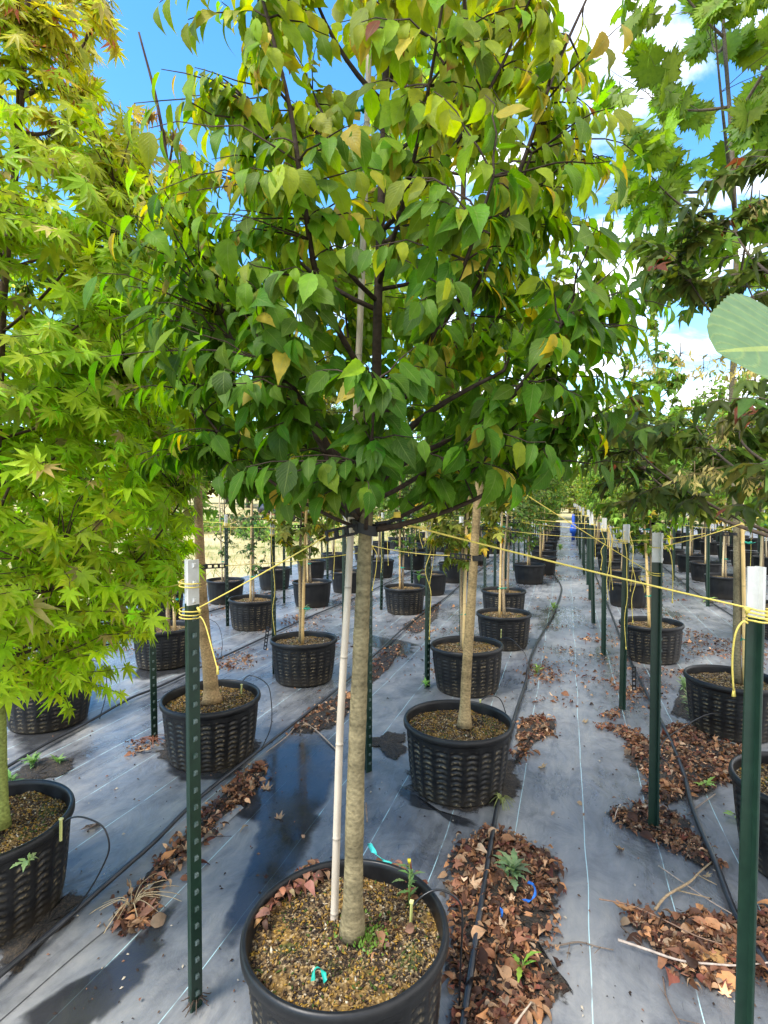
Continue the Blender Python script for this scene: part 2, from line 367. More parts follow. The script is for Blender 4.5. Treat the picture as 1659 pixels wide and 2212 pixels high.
sheet('puddle', blob([(1040, 1790), (1010, 1770), (880, 1740), (870, 1700), (960, 1770)], .004, 7, .02), M['water'], 'dark glossy patch at the foot of the second pot')  # dark smooth sheet along the left of the pot base, soft edged

# ------------------------------------------------------------------ pots
def pot_body(name, nang, nz, panels, detail):
    prof = [(.0, .004), (.15, .004), (.232, .0)]
    zs = np.linspace(.012, .325, nz); wall = []
    for z in zs:
        t = z / .325; wall.append((.238 + .042 * t ** .6 * (1 if t > .1 else .9 + t), z))
    top = [(.281, .330), (.292, .333), (.297, .340), (.2975, .352), (.296, .362), (.291, .369), (.284, .370), (.279, .366), (.277, .350), (.270, .29)]
    rows = prof + wall + top; iw0, iw1 = len(prof), len(prof) + len(wall)
    vs, cs = [], []
    for k, (r, z) in enumerate(rows):
        for j in range(nang):
            a = 2 * math.pi * j / nang; rr = r; c = 0.
            if iw0 <= k < iw1:
                t = z / .325; env = min(1, (1 - t) / .08) * min(1, t / .06)
                u = ((a / (2 * math.pi) * panels) % 1) - .5
                rr += env * .0035 * (math.exp(-((abs(u) - .5) / .10) ** 2))
                if detail and abs(u) < .34:
                    q = ((z + .012 * (u / .34) ** 2) / .0285) % 1
                    if .05 < t < .93:
                        rr += (-.005 * math.exp(-((q - .30) / .18) ** 2) + .0032 * math.exp(-((q - .80) / .16) ** 2)) * min(1, (1 - abs(u) / .34) * 3)
                        c = 1. if .62 < q < .98 and abs(u) < .30 else 0.
            vs.append((rr * math.cos(a), rr * math.sin(a), z)); cs.append((c, c, c))
    n = len(rows); fs = [(i * nang + j, i * nang + (j + 1) % nang, (i + 1) * nang + (j + 1) % nang, (i + 1) * nang + j) for i in range(n - 1) for j in range(nang)]
    return make(name, np.array(vs), np.array(fs), M['pot'], None, np.array(cs))
def soil_mesh(seed, nr, na, chips):
    rg = np.random.default_rng(seed); mb = MB(); vs = [(0, 0, .328)]; R0 = .2765
    ph = rg.uniform(0, 6.28, 8)
    def hz(x, y): return .322 + .006 * math.sin(19 * x + ph[0]) * math.sin(17 * y + ph[1]) + .004 * math.sin(43 * x + ph[2]) + .003 * math.sin(51 * y + ph[3]) - .006 * (math.hypot(x, y) / R0) ** 4
    for i in range(1, nr + 1):
        for j in range(na):
            a = 2 * math.pi * j / na; r = R0 * i / nr; x, y = r * math.cos(a), r * math.sin(a); vs.append((x, y, hz(x, y) + rg.normal(0, .0018)))
    fs = [(0, 1 + j, 1 + (j + 1) % na) for j in range(na)]
    for i in range(nr - 1):
        for j in range(na):
            a0 = 1 + i * na; fs.append((a0 + j, a0 + na + j, a0 + na + (j + 1) % na, a0 + (j + 1) % na))
    mb.add(vs, fs, (.1, .08, .05))
    pal = [(.03, .02, .014), (.05, .033, .02), (.09, .05, .025), (.16, .095, .04), (.34, .22, .09), (.32, .25, .14), (.50, .43, .31), (.24, .135, .025), (.30, .18, .03), (.045, .07, .012)]
    pr = np.array([.22, .18, .14, .12, .06, .025, .015, .12, .07, .10]); pr /= pr.sum()
    for _ in range(chips):
        a, r = rg.uniform(0, 6.28), R0 * .97 * math.sqrt(rg.uniform(0.01, 1)); x, y = r * math.cos(a), r * math.sin(a); c = np.array([x, y, hz(x, y) + .002])
        s = rg.uniform(.002, .0055); el = rg.uniform(1, 2.6); d = rg.normal(0, 1, (3, 3)); d, _q = np.linalg.qr(d)
        vs = [c + s * el * d[0], c - s * el * d[0], c + s * d[1], c - s * d[1], c + s * .6 * d[2], c - s * .6 * d[2]]
        cl_ = math.sin(31 * x + 3 * math.sin(23 * y)) + math.sin(37 * y + 2 * math.sin(29 * x))
        cc = np.array(pal[rg.choice([4, 7, 7, 8, 9]) if cl_ > .9 and rg.uniform() < .55 else rg.choice(len(pal), p=pr)]) * rg.uniform(.75, 1.25)
        mb.add(vs, [(0, 2, 4), (2, 1, 4), (1, 3, 4), (3, 0, 4), (2, 0, 5), (1, 2, 5), (3, 1, 5), (0, 3, 5)], tuple(cc), 1)
    return mb.build('soil', [M['soil'], M['chips']])
ROWN = {'C': "big tree's row", 'L1': 'first row left', 'L2': 'second row left', 'L3': 'leftmost row by grass',
        'R': 'first row right', 'RR': 'second row right', 'RRR': 'third row right', 'R4': 'fourth row right'}
RX = {'C': -.62, 'L1': -2.10, 'L2': -3.58, 'L3': -5.0, 'R': .93, 'RR': 2.45, 'RRR': 4.0, 'R4': 5.5}
KNOWN = {'C': [(-.58, 1.45), (-.56, 3.0), (-.77, 4.58), (-.63, 6.05), (-.79, 7.55), (-.66, 10.79), (-.48, 12.21), (-.5, 13.81)],
         'L1': [(-2.07, 1.52), (-2.06, 2.90), (-2.16, 4.37), (-2.13, 7.45), (-2.15, 9.03), (-2.04, 10.51)],
         'L2': [(-3.46, 2.98), (-3.62, 4.37), (-3.65, 5.98), (-3.57, 7.5), (-3.54, 8.83), (-3.58, 10.71), (-3.3, 12.16)],
         'L3': [(-5.0, 4.5), (-5.05, 6.04), (-4.93, 7.31), (-4.88, 8.73), (-4.83, 10.11), (-4.97, 11.61), (-4.98, 13.62), (-5.09, 15.3), (-5.18, 17.18)],
         'R': [(.99, 2.78), (1.07, 4.31), (.80, 6.01), (.87, 8.94), (.95, 10.5), (.9, 12.0), (.95, 13.5)],
         'RR': [(2.16, 7.49), (2.40, 10.14), (2.57, 12.19), (2.60, 13.66)], 'RRR': [(4.05, 11.9), (4.05, 13.69)], 'R4': [(5.5, 14.2)]}
rgp = np.random.default_rng(11)
SPOT = {}
for k, l in KNOWN.items():
    y = l[-1][1] + 1.5; l = list(l)
    while y < (33 if k in ('C', 'R') else 27):
        l.append((RX[k] + rgp.normal(0, .07), y + rgp.normal(0, .06))); y += 1.5
    SPOT[k] = l
proto_d = thing('nursery_pot', 'x', 'plant pot'); b = pot_body('pot_body', 176, 66, 22, True); b.parent = proto_d; s_ = soil_mesh(1, 22, 64, 2600); s_.parent = proto_d
proto_m = thing('nursery_pot', 'x', 'plant pot'); b2 = pot_body('pot_body', 132, 40, 22, True); b2.parent = proto_m; s2 = soil_mesh(2, 10, 40, 700); s2.parent = proto_m
proto_f = thing('nursery_pot', 'x', 'plant pot'); b3 = pot_body('pot_body', 66, 8, 22, False); b3.parent = proto_f; s3 = soil_mesh(3, 4, 20, 0); s3.parent = proto_f
POTS = {}
def pot_label(k, i):
    if i < 9: return 'black ribbed plant pot, %s from front in %s' % (ORD[i], ROWN[k]), 'black nursery pots in rows'
    return 'small distant black plant pot far down the %s' % ROWN[k], 'distant black pots of the ' + ROWN[k]
SPECIAL = {('C', 0): 'large black slotted pot in front holding the big tree, rim fully visible', ('C', 1): 'black slotted pot behind the big one, dry grass tuft at its foot',
           ('L1', 0): 'black slotted pot cut off by the left edge of the picture', ('L1', 1): 'black slotted pot with a leaning tan trunk behind the green post',
           ('L2', 0): 'black pot under the drooping yellow green maple leaves, in a puddle', ('R', 0): 'black pot cut off by the right picture edge behind the near post'}
for k, l in SPOT.items():
    for i, (x, y) in enumerate(l):
        dd = depth((x, y, .3)); pr_ = proto_d if dd < 3.7 else proto_m if dd < 8 else proto_f
        lb, gr = pot_label(k, i); lb = SPECIAL.get((k, i), lb)
        POTS[(k, i)] = dup(pr_, (x, y, 0), rgp.uniform(0, 6.28), .985 + rgp.normal(0, .012), lb, gr); POTS[(k, i)].rotation_euler[0] = rgp.normal(0, .012); POTS[(k, i)].rotation_euler[1] = rgp.normal(0, .012)
for pr_ in (proto_d, proto_m, proto_f):
    for ch in list(pr_.children): bpy.data.objects.remove(ch)
    bpy.data.objects.remove(pr_)

# ------------------------------------------------------------------ leaves
def tpl_simple(n=12, width=.27, serr=.06, fold=.18, curl=.5, tip=1.0, pet=.10, pw=0, bend=0.):
    vs, uv, fs = [], [], []
    for i in range(n + 1):
        t = i / n
        w = width * (math.sin(math.pi * min(1, t ** .8)) ** .8) * (1 - .22 * t) * 1.08
        if t > .72: w *= (1 - (t - .72) / .28 * .5) * tip
        if pw: w = width * math.sin(math.pi * t) ** pw * (1.12 - .24 * t)
        if 0 < i < n: w *= 1 + (serr if i % 2 else -serr)
        w = max(w, .004); an = curl * t * t; y = pet + (t - .12 * curl * t * t) ; z = -.42 * an * t
        for sg in (-1, 0, 1): vs.append((sg * w * (1 + .12 * sg * math.sin(7 * t + bend * 9)) + bend * t * t, y, z + abs(sg) * fold * w)); uv.append((sg, t))
    for i in range(n):
        for c in (0, 1): a = i * 3 + c; fs.append((a, a + 1, a + 4, a + 3))
    o = len(vs); vs += [(-.008, 0, 0), (.008, 0, 0), (.008, pet + .02, .0), (-.008, pet + .02, .0)]; uv += [(0, 0)] * 4; fs.append((o, o + 1, o + 2, o + 3))
    return np.array(vs), np.array(fs), np.array(uv)
def tpl_palm(angs, lens, notch=.26, bw=.13, bp=.45, droop=.25, lift=.04, pet=.25):
    vs, uv, fs = [(0, 0, 0)], [(0, 0)], []
    def pt(a, r, lat=0, z=0): return (math.sin(a) * r + math.cos(a) * lat, math.cos(a) * r - math.sin(a) * lat, z - droop * r * r)
    A = [R(a) for a in angs]; k = len(A)
    notches = [pt(A[0] - .5, notch * .6)] + [pt((A[i] + A[i + 1]) / 2, notch * min(lens[i], lens[i + 1]) * 1.25) for i in range(k - 1)] + [pt(A[-1] + .5, notch * .6)]
    for i in range(k):
        L = lens[i]; b = len(vs)
        vs += [notches[i], pt(A[i], L * bp, -bw * L), pt(A[i], L), pt(A[i], L * bp, bw * L), notches[i + 1], pt(A[i], L * bp, 0, -lift)]
        uv += [(-1, .2), (-1, .5), (0, 1), (1, .5), (1, .2), (0, .5)]
        fs += [(0, b + 5, b), (b, b + 5, b + 1), (b + 1, b + 5, b + 2), (b + 2, b + 5, b + 3), (b + 3, b + 5, b + 4), (b + 4, b + 5, 0)]
    o = len(vs); vs += [(-.008, -pet, -.02), (.008, -pet, -.02), (.008, 0, 0)]; uv += [(0, 0)] * 3; fs.append((o, o + 1, o + 2))
    return np.array(vs), np.array(fs), np.array(uv)
T_ELM = [tpl_simple(12, w, .05, f, c, bend=b) for w, f, c, b in ((.26, .15, .35, .04), (.24, .3, .8, -.08), (.28, .1, .1, .0), (.25, .45, .6, .09), (.27, .2, 1.2, -.04), (.21, .7, .5, .06))]
T_JAP = [tpl_palm([-118, -78, -38, 0, 38, 78, 118], [.42, .72, .92, 1, .92, .72, .42], .30, .125, .42, d, l) for d, l in ((.15, .05), (.45, .07), (.30, .04))]
T_TRI = [tpl_palm([-62, 0, 62], [.70, 1, .70], .52, .24, .40, d, l) for d, l in ((.3, .08), (.6, .12))]
T_PLANE = [tpl_palm([-125, -92, -62, -45, -22, 0, 22, 45, 62, 92, 125], [.55, .66, .66, .85, .74, 1, .74, .85, .66, .66, .55], .80, .075, .7, d, l) for d, l in ((.1, .04), (.35, .06))]
T_FAR = [(np.array([(-.24, .45, .06), (0, 0, 0), (.24, .45, .06), (0, 1, -.12)]), np.array([(0, 1, 2, 3)]), np.array([(0, 0)] * 4))]
T_OVAL = [tpl_simple(6, .24, 0, .25, c) for c in (.3, .8)]

def unit(a): return a / (np.linalg.norm(a, axis=-1, keepdims=True) + 1e-9)
def scatter(tpls, pos, ax, nr, size, col, rg, tipcol=None, tipmask=None):
    Vs, Fs, Cs, Us = [], [], [], []; off = 0; which = rg.integers(0, len(tpls), len(pos))
    ax = unit(ax); nr = unit(nr - ax * (nr * ax).sum(1, keepdims=True)); tt = np.cross(ax, nr)
    for w, (tv, tf, tu) in enumerate(tpls):
        m = which == w; n = m.sum()
        if not n: continue
        p = pos[m][:, None] + size[m][:, None, None] * (tv[None, :, 0:1] * tt[m][:, None] + tv[None, :, 1:2] * ax[m][:, None] + tv[None, :, 2:3] * nr[m][:, None])
        c = np.repeat(col[m][:, None], len(tv), 1)
        if tipcol is not None:
            tm = tipmask[m][:, None, None] * np.clip((tu[None, :, 1:2] - .45) / .35, 0, 1); c = c * (1 - tm) + np.array(tipcol) * tm
        Vs.append(p.reshape(-1, 3)); Cs.append(c.reshape(-1, 3)); Us.append(np.tile(tu, (n, 1)))
        Fs.append((tf[None] + (np.arange(n) * len(tv))[:, None, None]).reshape(-1, tf.shape[1]) + off); off += n * len(tv)
    return np.concatenate(Vs), np.concatenate(Fs), np.concatenate(Cs), np.concatenate(Us)

def jitter(rg, base, n, amt=.18):
    return np.asarray(base) * np.exp(rg.normal(0, amt, (n, 1))) * np.exp(rg.normal(0, amt * .35, (n, 3)))

def build_tree(name, label, cat, base, spine, r0, r1, env, nlimb, ntwig, lpt, tpls, size, colfn, seed, lmat, group=None, zfork=None, droop=.8, spread=.5,
               tlen=.3, zpow=1., keep=None, extra=(), barkc=(.22, .17, .10), twigc=(.06, .035, .022), rings=0, nside=10, tip=None, limbr=.011, flat=.4, crown=True, rin=.12, facing=.6):
    """trunk with limbs and twigs, and a crown of leaves; all points in world space, parts stored relative to base"""
    rg = np.random.default_rng(seed); base = np.asarray(base, float)
    root = thing(name, label, cat, base, group); sp = np.array(smooth_path(spine, 5)); n = len(sp)
    zz = np.array([e[0] for e in env]); rr = np.array([e[1] for e in env]); z0, z1 = zz[0], zz[-1]
    zfork = zfork if zfork is not None else z0 - .1
    def axis(z):
        z = np.clip(z, sp[0, 2], sp[-1, 2]); return np.array([np.interp(z, sp[:, 2], sp[:, 0]), np.interp(z, sp[:, 2], sp[:, 1])])
    mb = MB(); fr = np.linspace(0, 1, n)
    rad = r1 + (r0 - r1) * (1 - fr) ** 1.1; rad = rad * (1 + rg.normal(0, .02, n)); rad[0] *= 1.42; rad[1] *= 1.10; rad[2] *= 1.03
    cz = []
    for p in sp:
        k = np.clip((p[2] - zfork) / .35, 0, 1); c = np.array(barkc) * (1 - k) + np.array(twigc) * k; cz.append(tuple(c * rg.uniform(.9, 1.1)))
    if rings:
        s2 = []; r2 = []; c2 = []
        tt = np.linspace(0, n - 1, rings)
        for t in tt:
            i = int(min(t, n - 2)); f = t - i; s2.append(sp[i] * (1 - f) + sp[i + 1] * f)
            r = rad[i] * (1 - f) + rad[i + 1] * f; r2.append(r * (1 + rg.normal(0, .018))); c2.append(tuple(np.array(cz[i]) * (rg.uniform(.88, 1.12) if rg.uniform() > .16 else .66)))
        mb.tube(s2, r2, nside, c2)
    else: mb.tube(sp, rad, nside, cz)
    LP = []; LA = []
    def limb(pts, ra, rb, col=twigc):
        pts = np.array(pts); mb.tube(pts, list(np.linspace(ra, rb, len(pts))), 5, col); LP.extend(pts[1:])
    for i in range(nlimb):
        f = (i + .5) / nlimb; zt = z0 + .12 + (z1 - z0 - .15) * f ** 1.15; a = i * 2.399963 + rg.uniform(-.4, .4)
        r = np.interp(zt, zz, rr) * rg.uniform(.6, .85); ac = axis(zt); tipp = np.array([ac[0] + r * math.cos(a), ac[1] + r * math.sin(a), zt])
        zs = max(zfork, zt - rg.uniform(.5, 1.0) * (r + .15)); zs = min(zs, sp[-1, 2] - .02); st = np.array([*axis(zs), zs])
        ct = st * .5 + tipp * .5 + np.array([math.cos(a), math.sin(a), 0]) * r * .22 - np.array([0, 0, .06])
        if crown and keep is not None and not keep(np.array([tipp]))[0]: tipp = st * .45 + tipp * .55
        limb(bez(st, ct, tipp, 9), limbr * rg.uniform(.7, 1.1), .003)
    for e in extra: limb(smooth_path(e[0], 5), e[1], e[2])
    LP.extend([p for p in sp if p[2] > zfork]); LPA = np.array(LP)
    pos, ax, nr, hh = [], [], [], []
    wz = np.linspace(z0, z1, 60); wr = np.interp(wz, zz, rr) ** 1.6 * ((1 - (wz - z0) / (z1 - z0 + 1e-6)) * (1 - zpow) + zpow); cdf = np.cumsum(wr); cdf /= cdf[-1]
    for i in range(ntwig):
        z = np.interp(rg.uniform(), cdf, wz); r = np.interp(z, zz, rr); a = rg.uniform(0, 2 * math.pi); q = r * math.sqrt(rg.uniform(rin, 1)) * (1 + rg.normal(0, .06)); ac = axis(z)
        T = np.array([ac[0] + q * math.cos(a), ac[1] + q * math.sin(a), z + rg.normal(0, .03)])
        if keep is not None and not keep(T[None])[0]: continue
        d = LPA - T; dist = np.sqrt((d ** 2).sum(1)) + np.maximum(0, d[:, 2] - .02) * 1.5; s = LPA[np.argmin(dist)]
        L = np.linalg.norm(T - s)
        if L > tlen * 2.2 and L > .5: s = T + (s - T) / L * min(L, tlen * 1.5)
        out = np.array([math.cos(a), math.sin(a), 0.])
        path = bez(s, (s + T) / 2 + np.array([0, 0, .14 * L]) + out * .05 * L + rg.normal(0, .10, 3) * L, T, 6)
        path[1:5] += rg.normal(0, .018, (4, 3)) * L
        mb.tube(path, [.0030, .0026, .0022, .0018, .0014, .001], 3, twigc, cap=False)
        tl = rg.integers(max(1, lpt - 2), lpt + 3)
        for j in range(tl):
            t = 1 - (j / tl) * min(1, tlen / (L + .05)) * rg.uniform(.9, 1.05) if j else 1.
            t = max(.08, t); ii = min(4, int(t * 5)); p = path[ii] + (path[ii + 1] - path[ii]) * (t * 5 - ii)
            dr = path[ii + 1] - path[ii]; dr = dr / (np.linalg.norm(dr) + 1e-9); side = np.cross(dr, (0, 0, 1.)); side /= np.linalg.norm(side) + 1e-9
            sg = 1 if (j % 2) else -1
            if j == 0: sg = 0
            dp = droop(p[2]) if callable(droop) else droop
            A = dr * spread + side * sg * spread * 1.1 + np.array([0, 0, -dp]) + rg.normal(0, .22, 3)
            Nn = np.array([0, 0, flat]) + out * facing + rg.normal(0, .28, 3)
            pos.append(p); ax.append(A); nr.append(Nn); hh.append(p[2])
    tr = mb.build('trunk', M['bark'], root, base)
    if crown and pos:
        pos = np.array(pos); ax = np.array(ax); nr = np.array(nr)
        if keep is not None:
            k = keep(pos); pos, ax, nr = pos[k], ax[k], nr[k]
        sz = size * np.exp(rg.normal(0, .2, len(pos))); col = colfn(rg, pos)
        tm = (rg.uniform(size=len(pos)) < tip[1](pos)).astype(float) if tip else None
        Vv, Ff, Cc, Uu = scatter(tpls, pos, ax, nr, sz, col, rg, tip[0] if tip else None, tm)
        make('crown', Vv - base, Ff, lmat, root, Cc, True, None, Uu)
    return root

def grad(stops):                            # leaf colour by height (autumn turns the tops first)
    zs = [s[0] for s in stops]; cs = np.array([s[1] for s in stops])
    def f(rg, pos, amt=.22):
        z = pos[:, 2] + rg.normal(0, .28, len(pos)); c = np.stack([np.interp(z, zs, cs[:, i]) for i in range(3)], 1)
        return c * np.exp(rg.normal(0, amt, (len(pos), 1))) * np.exp(rg.normal(0, .09, (len(pos), 3)))
    return f
def far_from_cam(dmin):
    return lambda p: ((p - CAM) @ fw) > dmin

# --- the big tree in the foreground pot
bx, by = SPOT['C'][0]; zb = .325
A0 = D(761, 1960, depth((bx, by, .32))); A0[2] = zb
d0 = depth(A0); tpx = lambda x, y, dd=0: D(x, y, d0 + dd)
elm_c = grad([(1.5, (.055, .135, .008)), (1.95, (.085, .18, .010)), (2.25, (.155, .255, .012)), (2.6, (.25, .315, .018)), (3.1, (.31, .34, .025))])
def elm_col(rg, pos):
    c = elm_c(rg, pos); n = len(pos); u = rg.uniform(size=n); hi = np.clip((pos[:, 2] - 1.95) / .7, 0, 1)
    y = u < .025 + .07 * hi; c[y] = jitter(rg, (.42, .32, .04), y.sum()); b = (u > .993) & (hi > .5); c[b] = jitter(rg, (.16, .05, .02), b.sum()); return c
def elm_keep(p):
    dd = (p - CAM) @ fw; return (dd > 1.06) & (p[:, 2] > 1.57)
build_tree('broadleaf_tree', 'big young tree with toothed oval leaves turning yellow, in the front pot', 'tree', A0,
           [A0, tpx(768, 1700), tpx(776, 1480), tpx(784, 1280), tpx(790, 1140), tpx(800, 1020), tpx(812, 880), tpx(815, 700), tpx(825, 400), tpx(835, 100), tpx(840, -120)], .0275, .008,
           [(1.575, .34), (1.65, .62), (1.85, .69), (2.1, .70), (2.4, .67), (2.7, .54), (3.0, .41), (3.35, .28)], 30, 1080, 9, T_ELM, .063, elm_col, 5, M['leaf'],
           zfork=1.47, droop=lambda z: .85 + .35 * min(1, max(0, (z - 1.8) / .8)), spread=.5, tlen=.30, zpow=.60, keep=elm_keep, rings=170, nside=18, barkc=(.205, .165, .088), twigc=(.05, .034, .024), limbr=.0085,
           tip=((.20, .08, .02), lambda p: .005 + .035 * np.clip((p[:, 2] - 2.2) / .6, 0, 1)), facing=.85, flat=.5,
           extra=[([tpx(780, 1110), tpx(735, 1020, -.1), tpx(690, 930, -.2), tpx(610, 800, -.3)], .013, .005), ([tpx(778, 1120), tpx(742, 1085, .05), tpx(715, 1010, .08), tpx(660, 900, .1)], .012, .005),
                  ([tpx(812, 1000), tpx(880, 930, -.1), tpx(960, 870, -.2), tpx(1090, 800, -.3)], .013, .004), ([tpx(800, 1060), tpx(880, 1000, .1), tpx(1000, 960, .2), tpx(1150, 930, .3)], .006, .002),
                  ([tpx(815, 860, -.05), tpx(700, 650, -.25), tpx(655, 430, -.35), tpx(625, 230, -.38), tpx(565, -10, -.4)], .009, .004),
                  ([tpx(820, 880), tpx(930, 740, -.1), tpx(1060, 530, -.2), tpx(1130, 350, -.25), tpx(1200, 150, -.25), tpx(1275, -20, -.25)], .009, .003)])

# --- the tree in the second pot
bx, by = SPOT['C'][1]; B0 = D(1003, 1578, depth((bx, by, .32))); B0[2] = zb; dB = depth(B0); q = lambda x, y, dd=0: D(x, y, dB + dd)
build_tree('broadleaf_tree', 'tree in the second pot, tan trunk with a black strap, crown behind the big tree', 'tree', B0,
           [B0, q(1008, 1450), q(1018, 1300), q(1030, 1100), q(1040, 950), q(1020, 700), q(1000, 450), q(1012, 200), q(1000, -60)], .030, .010,
           [(2.0, .25), (2.3, .55), (2.8, .62), (3.4, .6), (4.0, .42), (4.5, .25)], 14, 330, 9, T_ELM, .072,
           lambda rg, p: jitter(rg, (.20, .28, .03), len(p), .35), 6, M['leaf'], zfork=1.9, rings=70, nside=14, barkc=(.30, .22, .11), droop=.95, tlen=.3, rin=.3)

# --- japanese maple in the left pot
bx, by = SPOT['L1'][0]; J0 = D(2, 1800, depth((bx, by, .32))); J0[2] = zb; dJ = depth(J0); q = lambda x, y, dd=0: D(x, y, dJ + dd)
jap_c = grad([(.9, (.35, .49, .018)), (1.5, (.32, .46, .018)), (2.0, (.25, .38, .015)), (2.5, (.30, .41, .02)), (3.0, (.37, .41, .03)), (3.6, (.43, .38, .06))])
def jap_keep(p):
    dd = (p - CAM) @ fw; lat = (p - CAM) @ rt; return (dd > .95) & ((lat < -.33 * dd) )
def jap_col(rg, pos):
    c = jap_c(rg, pos); u = rg.uniform(size=len(pos)); m = u < .05; c[m] = jitter(rg, (.42, .34, .12), m.sum())
    m = (u > .95) & (pos[:, 2] > 3.0); c[m] = jitter(rg, (.42, .13, .07), m.sum()); return c
build_tree('japanese_maple', 'yellow green japanese maple with fine pointed lobed leaves at the left edge', 'tree', J0,
           [J0, q(0, 1600), q(-8, 1400), q(-15, 1200), q(-5, 900), q(10, 600), q(40, 300), q(60, 0), q(70, -200)], .026, .008,
           [(.86, .34), (1.0, .60), (1.15, .74), (1.4, .88), (1.7, .90), (2.0, .88), (2.4, .78), (2.8, .58), (3.2, .42), (3.6, .28), (3.9, .12)], 34, 1750, 9, T_JAP, .060, jap_col, 8, M['palm'],
           zfork=.95, droop=.55, spread=.65, tlen=.26, zpow=.65, keep=jap_keep, rings=40, nside=14, barkc=(.21, .24, .06), twigc=(.08, .05, .03), limbr=.009, facing=.9, flat=.5, rin=.25)

# --- tree with a leaning trunk in the pot behind the left green post
bx, by = SPOT['L1'][1]; K0 = D(458, 1482, depth((bx, by, .32))); K0[2] = zb; dK = depth(K0); q = lambda x, y, dd=0: D(x, y, dK + dd)
build_tree('red_tipped_maple', 'maple on the leaning tan trunk behind the left post, reddish twisted top leaves', 'tree', K0,
           [K0, q(452, 1440), q(442, 1370), q(436, 1280), q(430, 1150), q(425, 1000), q(410, 800), q(380, 500), q(345, 250), q(300, 70)], .046, .006,
           [(1.75, .20), (2.0, .55), (2.5, .62), (2.9, .42), (3.3, .26), (3.9, .20)], 14, 170, 8, T_JAP, .085,
           grad([(1.7, (.08, .17, .02)), (2.8, (.20, .29, .03)), (3.5, (.30, .28, .05)), (4.2, (.26, .13, .07))]), 9, M['palm'], zfork=1.7, rings=60, nside=14, barkc=(.30, .20, .095), droop=.9, tlen=.28, rin=.2)

# --- trident leaved tree and plane tree on the right
bx, by = SPOT['R'][0]; t0 = np.array([bx, by, zb]); dT = depth(t0); q = lambda x, y, dd=0: D(x, y, dT + dd)
def tri_col(rg, pos):
    c = jitter(rg, (.075, .11, .020), len(pos), .35); u = rg.uniform(size=len(pos)); m = u < .03; c[m] = jitter(rg, (.20, .06, .03), m.sum()); m = u > .86; c[m] = jitter(rg, (.13, .15, .03), m.sum()); return c
def tri_keep(p):
    dd = (p - CAM) @ fw; lat = (p - CAM) @ rt; y = CY - F_ * ((p - CAM) @ up) / dd
    h = p[:, 2]; gap = (h > 2.02) & (h < 2.44) & (lat < .74 * dd)
    return (dd > np.where(h < 2.0, 1.25, 1.6)) & ~gap & (h > 1.5)
tri = build_tree('trident_maple', 'dark drooping three lobed maple with tan winged seeds at the right edge', 'tree', t0,
           [t0, t0 + (.0, 0, .5), t0 + (.02, 0, 1.0), t0 + (.0, .02, 1.4), t0 + (-.05, .0, 1.9), t0 + (-.1, -.02, 2.3), t0 + (-.12, 0, 2.7)], .030, .008,
           [(1.54, .7), (1.68, 1.08), (1.85, 1.12), (2.0, .95), (2.2, .4), (2.4, .5), (2.6, .8), (2.8, .5), (2.98, .25)], 24, 330, 8, T_TRI, .082, tri_col, 10, M['palm'],
           zfork=1.35, droop=.62, spread=.75, tlen=.30, zpow=.8, keep=tri_keep, rings=30, nside=12, barkc=(.24, .19, .12), twigc=(.10, .075, .055), limbr=.011, facing=.2, flat=.9, rin=.3)
# winged seeds hanging in bunches from that tree
rg = np.random.default_rng(21)
for (x, y, dd, n, w) in [(1500, 1030, -.6, 26, .07), (1540, 1020, -.55, 26, .06), (1620, 1040, -.5, 14, .05), (1560, 950, -.45, 12, .05), (1470, 770, -.4, 18, .06), (1560, 780, -.45, 26, .07),
                         (1600, 800, -.45, 20, .05), (1520, 800, -.4, 14, .05), (1400, 785, -.4, 12, .05), (1640, 440, -.3, 16, .05), (1580, 900, -.35, 12, .05), (1370, 800, -.4, 10, .04)]:
    c = D(x, y, dT + dd); mb = MB(); mb.tube([c + (0, 0, .05), c + (0, 0, .0)], .0016, 4, (.2, .15, .07))
    for i in range(n):
        top = c + rg.normal(0, w * .55, 3) * (1, 1, .45); dn = np.array([rg.normal(0, .35), rg.normal(0, .35), -1]); dn /= np.linalg.norm(dn); sd = unit(np.cross(dn, rg.normal(0, 1, 3)))
        col = tuple(np.array((.52, .42, .13)) * rg.uniform(.65, 1.2))
        for sg in (-1, 1):
            e = dn + sg * sd * .45; L = .027; a = top + e * .004
            mb.add([a, a + e * L * .5 + sd * .0045 * sg + sd * .002, a + e * L, a + e * L * .5 - sd * .004], [(0, 1, 2, 3)], col)
        mb.tube([c + (0, 0, .012), top], .0007, 3, (.25, .2, .08), cap=False)
    mb.build('seed_cluster', M['dead'], tri, t0)

bx, by = SPOT['R'][1]; p0 = D(1591, 1455, depth((bx, by, .32))); p0[2] = zb; dP = depth(p0); q = lambda x, y, dd=0: D(x, y, dP + dd)
build_tree('plane_tree', 'tall plane tree with broad toothed lobed leaves against the upper right sky', 'tree', p0,
           [p0, q(1592, 1300), q(1590, 1100), q(1580, 900), q(1590, 600), q(1580, 300), q(1560, 0), q(1560, -300)], .026, .010,
           [(3.05, .55), (3.4, .85), (3.9, .95), (4.5, .9), (5.1, .8), (5.6, .5)], 14, 90, 5, T_PLANE, .155, lambda rg, p: jitter(rg, (.17, .26, .03), len(p), .22), 12, M['palm'],
           zfork=2.9, droop=.35, spread=.8, tlen=.4, barkc=(.20, .17, .10), twigc=(.14, .11, .08), limbr=.014, rings=40, nside=12, facing=1., flat=0., rin=.2)

